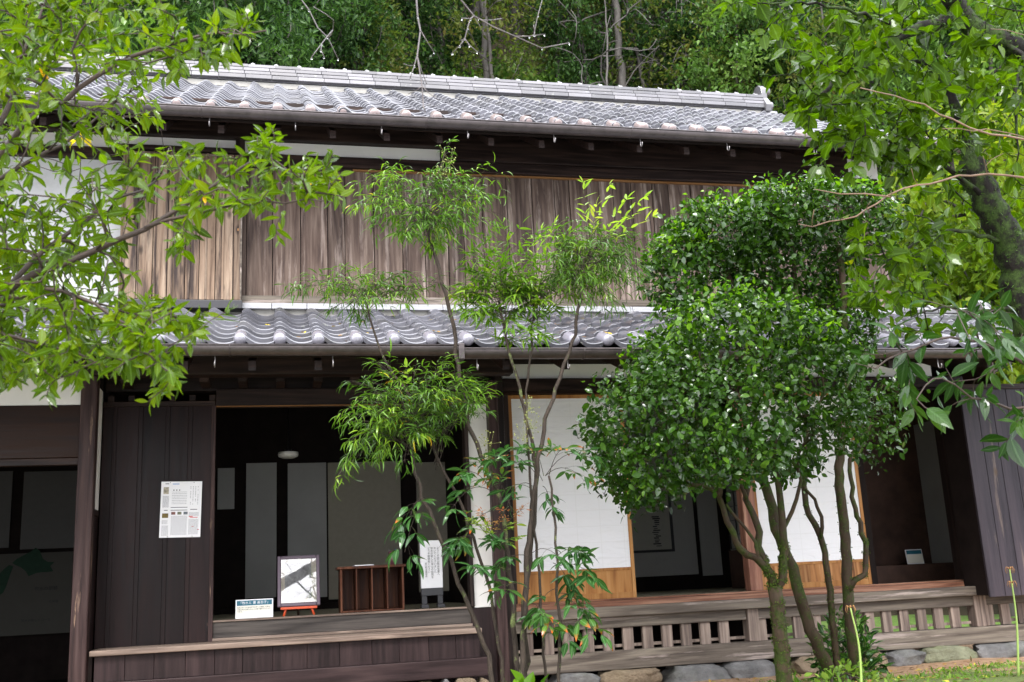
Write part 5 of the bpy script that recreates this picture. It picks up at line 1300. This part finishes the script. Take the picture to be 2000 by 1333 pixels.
# ------------------------------------------------------------------ low plants near the camellias
rs = np.random.default_rng(909)
def low_bush(name, c, rx, ry, rz, n, L, wr, mat, label, cat='bush'):
    g = float(gh(c[0], c[1])); t = thing(name, (c[0], c[1], g), label, cat)
    U = unit(rs.normal(0, 1, (n, 3))); U[:, 2] = np.abs(U[:, 2]); P = np.array([c[0], c[1], g])+U*np.array([rx, ry, rz])*rs.uniform(.45, 1, (n, 1))
    T = Tree(1); T.line([(c[0], c[1], g-.02), (c[0], c[1], g+.05)], .01, .008); T.shoots(P[::3], .06); T.mesh(.0018, 2.5, .012).build('stem', B['twig'], t)
    D = unit(U+rs.normal(0, .7, (n, 3))); l = L*rs.uniform(.6, 1.2, n)
    leaf_object('foliage', mat, t, P, D, np.array([0, 0, 1.])+rs.normal(0, .4, (n, 3)), l, l*wr*.5, rs.random(n), k=3, droop=rs.uniform(.1, .4, n), fold=.25); return t
q = at(1652, 1240, 7.0); low_bush('glossy_bush', (q[0], 7.0), .26, .24, .47, 520, .085, .42, F_['shrub'], 'low dark glossy bush behind the mossy camellia stems')
q = at(1020, 1320, 5.35); low_bush('broadleaf_weed', (q[0], 5.35), .17, .14, .17, 34, .10, .62, F_['camlight'], 'low broad leaved weed at the foot of the nandina stems', 'weed')
q = at(1660, 1320, 6.2); low_bush('ivy_patch', (q[0], 6.2), .22, .2, .13, 150, .045, .7, F_['moss'], 'small light green ivy round the foot of the camellia stems', 'ivy')
q = at(1565, 1305, 6.0); low_bush('seedling', (q[0]-.03, 6.0), .07, .06, .10, 9, .06, .45, F_['moss'], 'little bright seedling right of the mossy camellia trunk', 'seedling')
q = at(1625, 1333, 5.6); low_bush('leafy_weed', (q[0], 5.6), .10, .09, .10, 26, .06, .5, F_['moss'], 'pale green leafy weed at the bottom edge between the camellias', 'weed')
stalk = plain('green_stalk', (.24,.34,.08), .45, .4, 0, .15, 8); dry = plain('withered_flower', (.30,.15,.06), .8, .2, 0, .3, 20)
def lily(x0, y0, x1, y1, Y, label, rings):
    b = at(x0, y0, Y); b[2] = min(b[2], float(gh(b[0], b[1]))); t = thing('spider_lily', b, label, 'flower')
    e = at(x1, y1, Y); m = .5*(b+e)+np.array([.02, 0, .02]); L = smooth_line([b, m, e], .03)
    MB(1).tube(L, np.linspace(.0075, .004, len(L)), 8).build('stalk', stalk, t)
    mb = MB(2)
    for z in rings:
        for k in range(9):
            a = k*.7+rs.random(); p = e+np.array([0, 0, -z]); d = np.array([math.cos(a), math.sin(a), .2]); mb.tube([p, p+d*.020+np.array([0, 0, .01]), p+d*.028+np.array([0, 0, -.012]), p+d*.024+np.array([0, 0, -.030])], [.0022, .0018, .0012, .0007], 4)
    mb.build('withered_petal', dry, t)
lily(1988, 1312, 1972, 1112, 5.7, 'taller green spider lily stalk with two withered tiers at the right edge', (0, .085))
lily(1683, 1350, 1661, 1188, 5.3, 'shorter curved bare-topped lily stalk in front of the low glossy bush', (0,))
# ground cover and fallen leaves
nG = 7500; xy = np.stack([rs.uniform(3.2, 6.6, nG), rs.uniform(4.9, 7.2, nG)], 1); kk = (np.sin(3.1*xy[:, 0]+1.3)*np.sin(4.3*xy[:, 1])+.35*rs.normal(0, 1, nG)) > .12
xy = xy[kk]; nG = len(xy); P = np.stack([xy[:, 0], xy[:, 1], gh(xy[:, 0], xy[:, 1])], 1)
o = leaf_object('ground_cover', F_['moss'], None, P, unit(rs.normal(0, 1, (nG, 3))+np.array([0, 0, .7])), np.array([0, 0, 1.])+rs.normal(0, .3, (nG, 3)), rs.uniform(.012, .055, nG), rs.uniform(.003, .011, nG), rs.random(nG), k=1, droop=.3)
tag(o, 'low moss and tiny green seedlings covering the bank in front of the house', 'ground cover', None, 'stuff')
nG = 1500; xy = np.stack([rs.uniform(-1, 7, nG), rs.uniform(4.8, 8.55, nG)], 1); P = np.stack([xy[:, 0], xy[:, 1], gh(xy[:, 0], xy[:, 1])+.006], 1)
Pr = []
for _ in range(200):
    j = rs.integers(5, 44); i = rs.uniform(0, 7.5); x = LX0+(j+rs.uniform(.45, .98))*TW; A = math.atan(LS); s = i*.232
    Pr.append((x, LE+s*math.cos(A), LZ+s*math.sin(A)+.034))
P = np.concatenate([P, Pr]); nG = len(P); Dd = rs.normal(0, 1, (nG, 3)); Dd[:, 2] *= .12; nrm = np.tile([0, 0, 1.], (nG, 1)); nrm[1500:] = [0, -math.sin(math.atan(LS)), math.cos(math.atan(LS))]; Dd[1500:, 2] += Dd[1500:, 1]*LS
o = leaf_object('fallen_leaves', F_['dead'], None, P, Dd, nrm+rs.normal(0, .15, (nG, 3)), rs.uniform(.02, .06, nG), rs.uniform(.007, .016, nG), rs.random(nG), k=2, droop=-.1)
tag(o, 'brown and yellow fallen leaves on the lower roof tiles and bare earth', 'fallen leaves', None, 'stuff')

# ------------------------------------------------------------------ wood on the hill behind the house
rs = np.random.default_rng(1234)
def forest_proto(name, seed, h, tr, crown, nleaf, L, mat, bark, lean=.3):
    r = np.random.default_rng(seed); T = Tree(seed)
    top = np.array([r.normal(0, lean), r.normal(0, lean), h]); T.line([(0, 0, -.4), top*.33+r.normal(0, .1, 3)*[1, 1, 0], top*.7, top], tr, tr*.25, .4, .02)
    pts = []
    for (z, rad, cnt) in crown:
        for _ in range(cnt):
            a = r.random()*6.28; q = rad*math.sqrt(r.random()); pts.append((q*math.cos(a)+top[0]*z, q*math.sin(a)+top[1]*z, h*z+r.normal(0, .35)))
    pts = np.array(pts); T.shoots(pts, .35, .12, .5)
    t = thing(name, (0, 0, 0), 'x', 'tree'); T.mesh(.012, 2.3, tr).build('trunk', bark, t)
    if nleaf:
        c = pts[r.integers(0, len(pts), nleaf)]+r.normal(0, .34, (nleaf, 3))*np.array([1, 1, .55]); l = L*r.uniform(.6, 1.3, nleaf)
        leaf_object('crown', mat, t, c, unit(r.normal(0, 1, (nleaf, 3))+np.array([0, 0, -.3])), np.array([0, 0, 1.])+r.normal(0, .5, (nleaf, 3)), l, l*.27, np.clip(.3*r.random(nleaf)+.7*(.5+.5*np.sin(c[:, 2]*1.9+1.3)*np.sin(c[:, 0]*1.6+c[:, 1]*1.1)), 0, 1), k=2, droop=.25)
    return t
K = {
 'cedar': forest_proto('cedar_tree', 1, 14, .125, [(.62, 1.2, 9), (.7, 1.4, 14), (.78, 1.2, 14), (.9, .8, 10), (1.0, .3, 5)], 5200, .22, F_['f0'], B['forest'], .15),
 'dark': forest_proto('evergreen_tree', 2, 9, .13, [(.30, 1.2, 8), (.45, 1.9, 16), (.6, 2.1, 20), (.75, 1.9, 18), (.9, 1.2, 12), (1.0, .5, 5)], 7500, .20, F_['f0'], B['forest']),
 'mid': forest_proto('broadleaf_tree', 3, 8, .12, [(.35, 1.2, 8), (.5, 1.9, 14), (.65, 2.1, 18), (.8, 1.7, 14), (.95, .9, 9)], 6500, .21, F_['f1'], B['forest']),
 'olive': forest_proto('thin_crowned_tree', 4, 9, .10, [(.4, 1.3, 6), (.55, 1.8, 9), (.7, 2.0, 10), (.85, 1.5, 8), (1.0, .6, 4)], 1700, .19, F_['f2'], B['forest'], .6),
 'yellow': forest_proto('yellow_green_tree', 5, 4.6, .07, [(.4, .9, 10), (.55, 1.3, 16), (.7, 1.4, 18), (.85, 1.1, 14), (1.0, .5, 6)], 5200, .13, F_['f3'], B['forest']),
 'bare': forest_proto('bare_tree', 6, 7.5, .06, [(.4, 1.2, 14), (.6, 1.8, 30), (.8, 1.8, 34), (1.0, 1.0, 24)], 0, .1, None, B['palebark'], .5),
 'shrub': forest_proto('hillside_shrub', 7, 1.6, .03, [(.4, .7, 10), (.7, .9, 16), (1.0, .6, 12)], 2600, .17, F_['f1'], B['forest']),
 'bright': forest_proto('bright_shrub', 8, 1.7, .03, [(.4, .7, 10), (.7, .9, 16), (1.0, .6, 12)], 2600, .18, leafmat('bright_shrub_leaf', [(0, (.05,.13,.02)), (.6, (.10,.22,.03)), (1, (.17,.31,.045))], (1.5,1.8,.8), .35, .4, .4, .1), B['forest']),
}
used = {k: False for k in K}; PL = []
def plant(kind, x, Y, sc=1.0, dz=0):
    """x: photograph column above which the tree stands"""
    X = at(x, 100, Y)[0]; z = float(hh_(X, Y)) if Y > 15.2 else float(gh(X, Y))
    o = K[kind] if not used[kind] else dup(K[kind]); used[kind] = True
    o.location = (X, Y, z-.1+dz); o.rotation_euler = (0, 0, rs.random()*6.28); o.scale = (sc*rs.uniform(.9, 1.1),)*2+(sc,)
    PL.append((kind, px((X, Y, z+3))[0], o))
for x, Y in ((-60, 24), (60, 27.5), (140, 31), (225, 26.5), (330, 30), (395, 33), (470, 27), (545, 31.5), (610, 29), (690, 26), (735, 33), (800, 29.5), (880, 31), (950, 27), (1010, 33), (1075, 30), (1130, 28.5), (1175, 32), (1215, 26.5), (1250, 30), (1300, 33), (1360, 27.5), (1420, 30), (1480, 33), (1545, 28), (1620, 31), (1700, 27), (1790, 31), (1880, 28.5), (1980, 31)): plant('cedar', x, Y, rs.uniform(.85, 1.1))
for x, Y, s_ in ((20, 22, .9), (300, 24, .8), (440, 22.5, .85), (560, 24.5, .8), (650, 25.5, .8), (850, 28.5, .8), (1130, 27.5, .75), (1330, 27, .8), (1450, 25.5, .8), (1580, 24, .9), (1700, 23.5, 1), (1830, 24.5, 1), (1960, 23, 1), (930, 36, 1.2), (1200, 37, 1.2), (700, 36, 1.2), (400, 37, 1.2), (1400, 36, 1.2), (1650, 36, 1.2), (150, 36, 1.2), (60, 40, 1.3), (260, 41, 1.3), (340, 39, 1.3), (480, 40, 1.3), (560, 39, 1.3), (640, 41, 1.3), (780, 40, 1.3), (860, 38, 1.3), (1010, 40, 1.3), (1080, 38, 1.3), (1140, 41, 1.3), (1270, 39, 1.3), (1340, 41, 1.3), (1480, 40, 1.3), (1560, 38, 1.3), (1740, 38, 1.3), (1850, 39, 1.3), (1950, 37, 1.3)): plant('dark', x, Y, s_)
for x, Y, s_ in ((90, 20.5, 1), (370, 26, .75), (500, 27.5, .75), (730, 27.5, .7), (1410, 24.8, .75), (1500, 26, .7), (1750, 21, 1), (1900, 22, 1)): plant('mid', x, Y, s_)
for x, Y, s_ in ((700, 25.5, .7), (960, 26.5, .8), (1090, 28, .8), (1250, 27, .75), (1370, 25, .7), (1480, 24.5, .8), (1600, 22, .9)): plant('olive', x, Y, s_)
for x, Y, s_ in ((1800, 14.3, 1.55), (1905, 13.5, 1.45), (2040, 14.6, 1.6), (1720, 15.5, 1.2)): plant('yellow', x, Y, s_)
for x, Y, s_ in ((1195, 25.5, 1.0), (1330, 26.5, .8), (470, 25.8, .8)): plant('bare', x, Y, s_)
for x, Y, s_ in ((380, 27.2, .9), (480, 28, .9), (600, 27.6, 1), (950, 28.4, .9), (1050, 28.2, .9), (1120, 29.5, .9), (1260, 28.8, .9), (1380, 28.6, 1), (1440, 28.4, .9), (1540, 27.5, 1)): plant('shrub', x, Y, s_)
for x, Y, s_ in ((700, 27.6, .9), (790, 27.8, .75), (870, 28, .8), (330, 26.8, 1), (560, 27.2, .8), (1240, 28.6, .7), (1510, 27.6, .8)): plant('bright', x, Y, s_)
def ordinal(i):
    return ORD[i] if i < len(ORD) else 'number %d from the left' % (i+1)
ORD = ['leftmost', 'second from the left', 'third from the left', 'fourth from the left', 'fifth from the left', 'sixth from the left', 'seventh from the left', 'eighth from the left', 'ninth from the left', 'tenth from the left', 'eleventh from the left', 'twelfth from the left', 'thirteenth from the left', 'fourteenth from the left', 'fifteenth from the left', 'sixteenth from the left', 'seventeenth from the left', 'eighteenth from the left', 'nineteenth from the left', 'twentieth from the left', 'twenty-first from the left', 'twenty-second from the left']
DESC = {'cedar': ('tall straight grey trunked cedar in the hillside wood', 'cedars on the hillside'), 'dark': ('dense dark evergreen on the hillside', 'dark evergreens on the hillside'), 'mid': ('mid green broadleaf tree on the hillside', 'broadleaf trees on the hillside'),
 'olive': ('thin olive crowned autumn tree on the hillside', 'olive crowned trees on the hillside'), 'yellow': ('bright yellow green tree past the right house end', 'yellow green trees behind the house end'), 'bare': ('pale leafless tree above the roof ridge', 'bare pale trees on the hillside'),
 'shrub': ('dark green shrub just above the roof ridge', 'dark shrubs above the ridge'), 'bright': ('bright green shrub just above the roof ridge', 'bright shrubs above the ridge')}
for kind in K:
    L_ = sorted([(x, o) for k, x, o in PL if k == kind], key=lambda q: q[0]); m = len(L_)
    for i, (x, o) in enumerate(L_):
        where = ordinal(i) if i <= m//2 else (ordinal(m-1-i).replace('left', 'right') if m-1-i else 'rightmost')
        tag(o, DESC[kind][0]+', '+where+' of its kind', 'shrub' if kind in ('shrub', 'bright') else 'tree', DESC[kind][1])
nU = 24000; X = rs.uniform(-22, 42, nU); Y = rs.uniform(22, 44, nU); P = np.stack([X, Y, hh_(X, Y)+rs.random(nU)**2*1.3], 1); l = rs.uniform(.12, .30, nU)
o = leaf_object('undergrowth', F_['f0'], None, P, unit(rs.normal(0, 1, (nU, 3))), np.array([0, -.3, 1.])+rs.normal(0, .5, (nU, 3)), l, l*.28, np.clip(.5+.5*np.sin(X*1.3)*np.sin(Y*1.7)+rs.normal(0, .2, nU), 0, 1), k=1, droop=.3)
tag(o, 'dark low undergrowth of ferns and saplings covering the hillside', 'undergrowth', None, 'stuff')
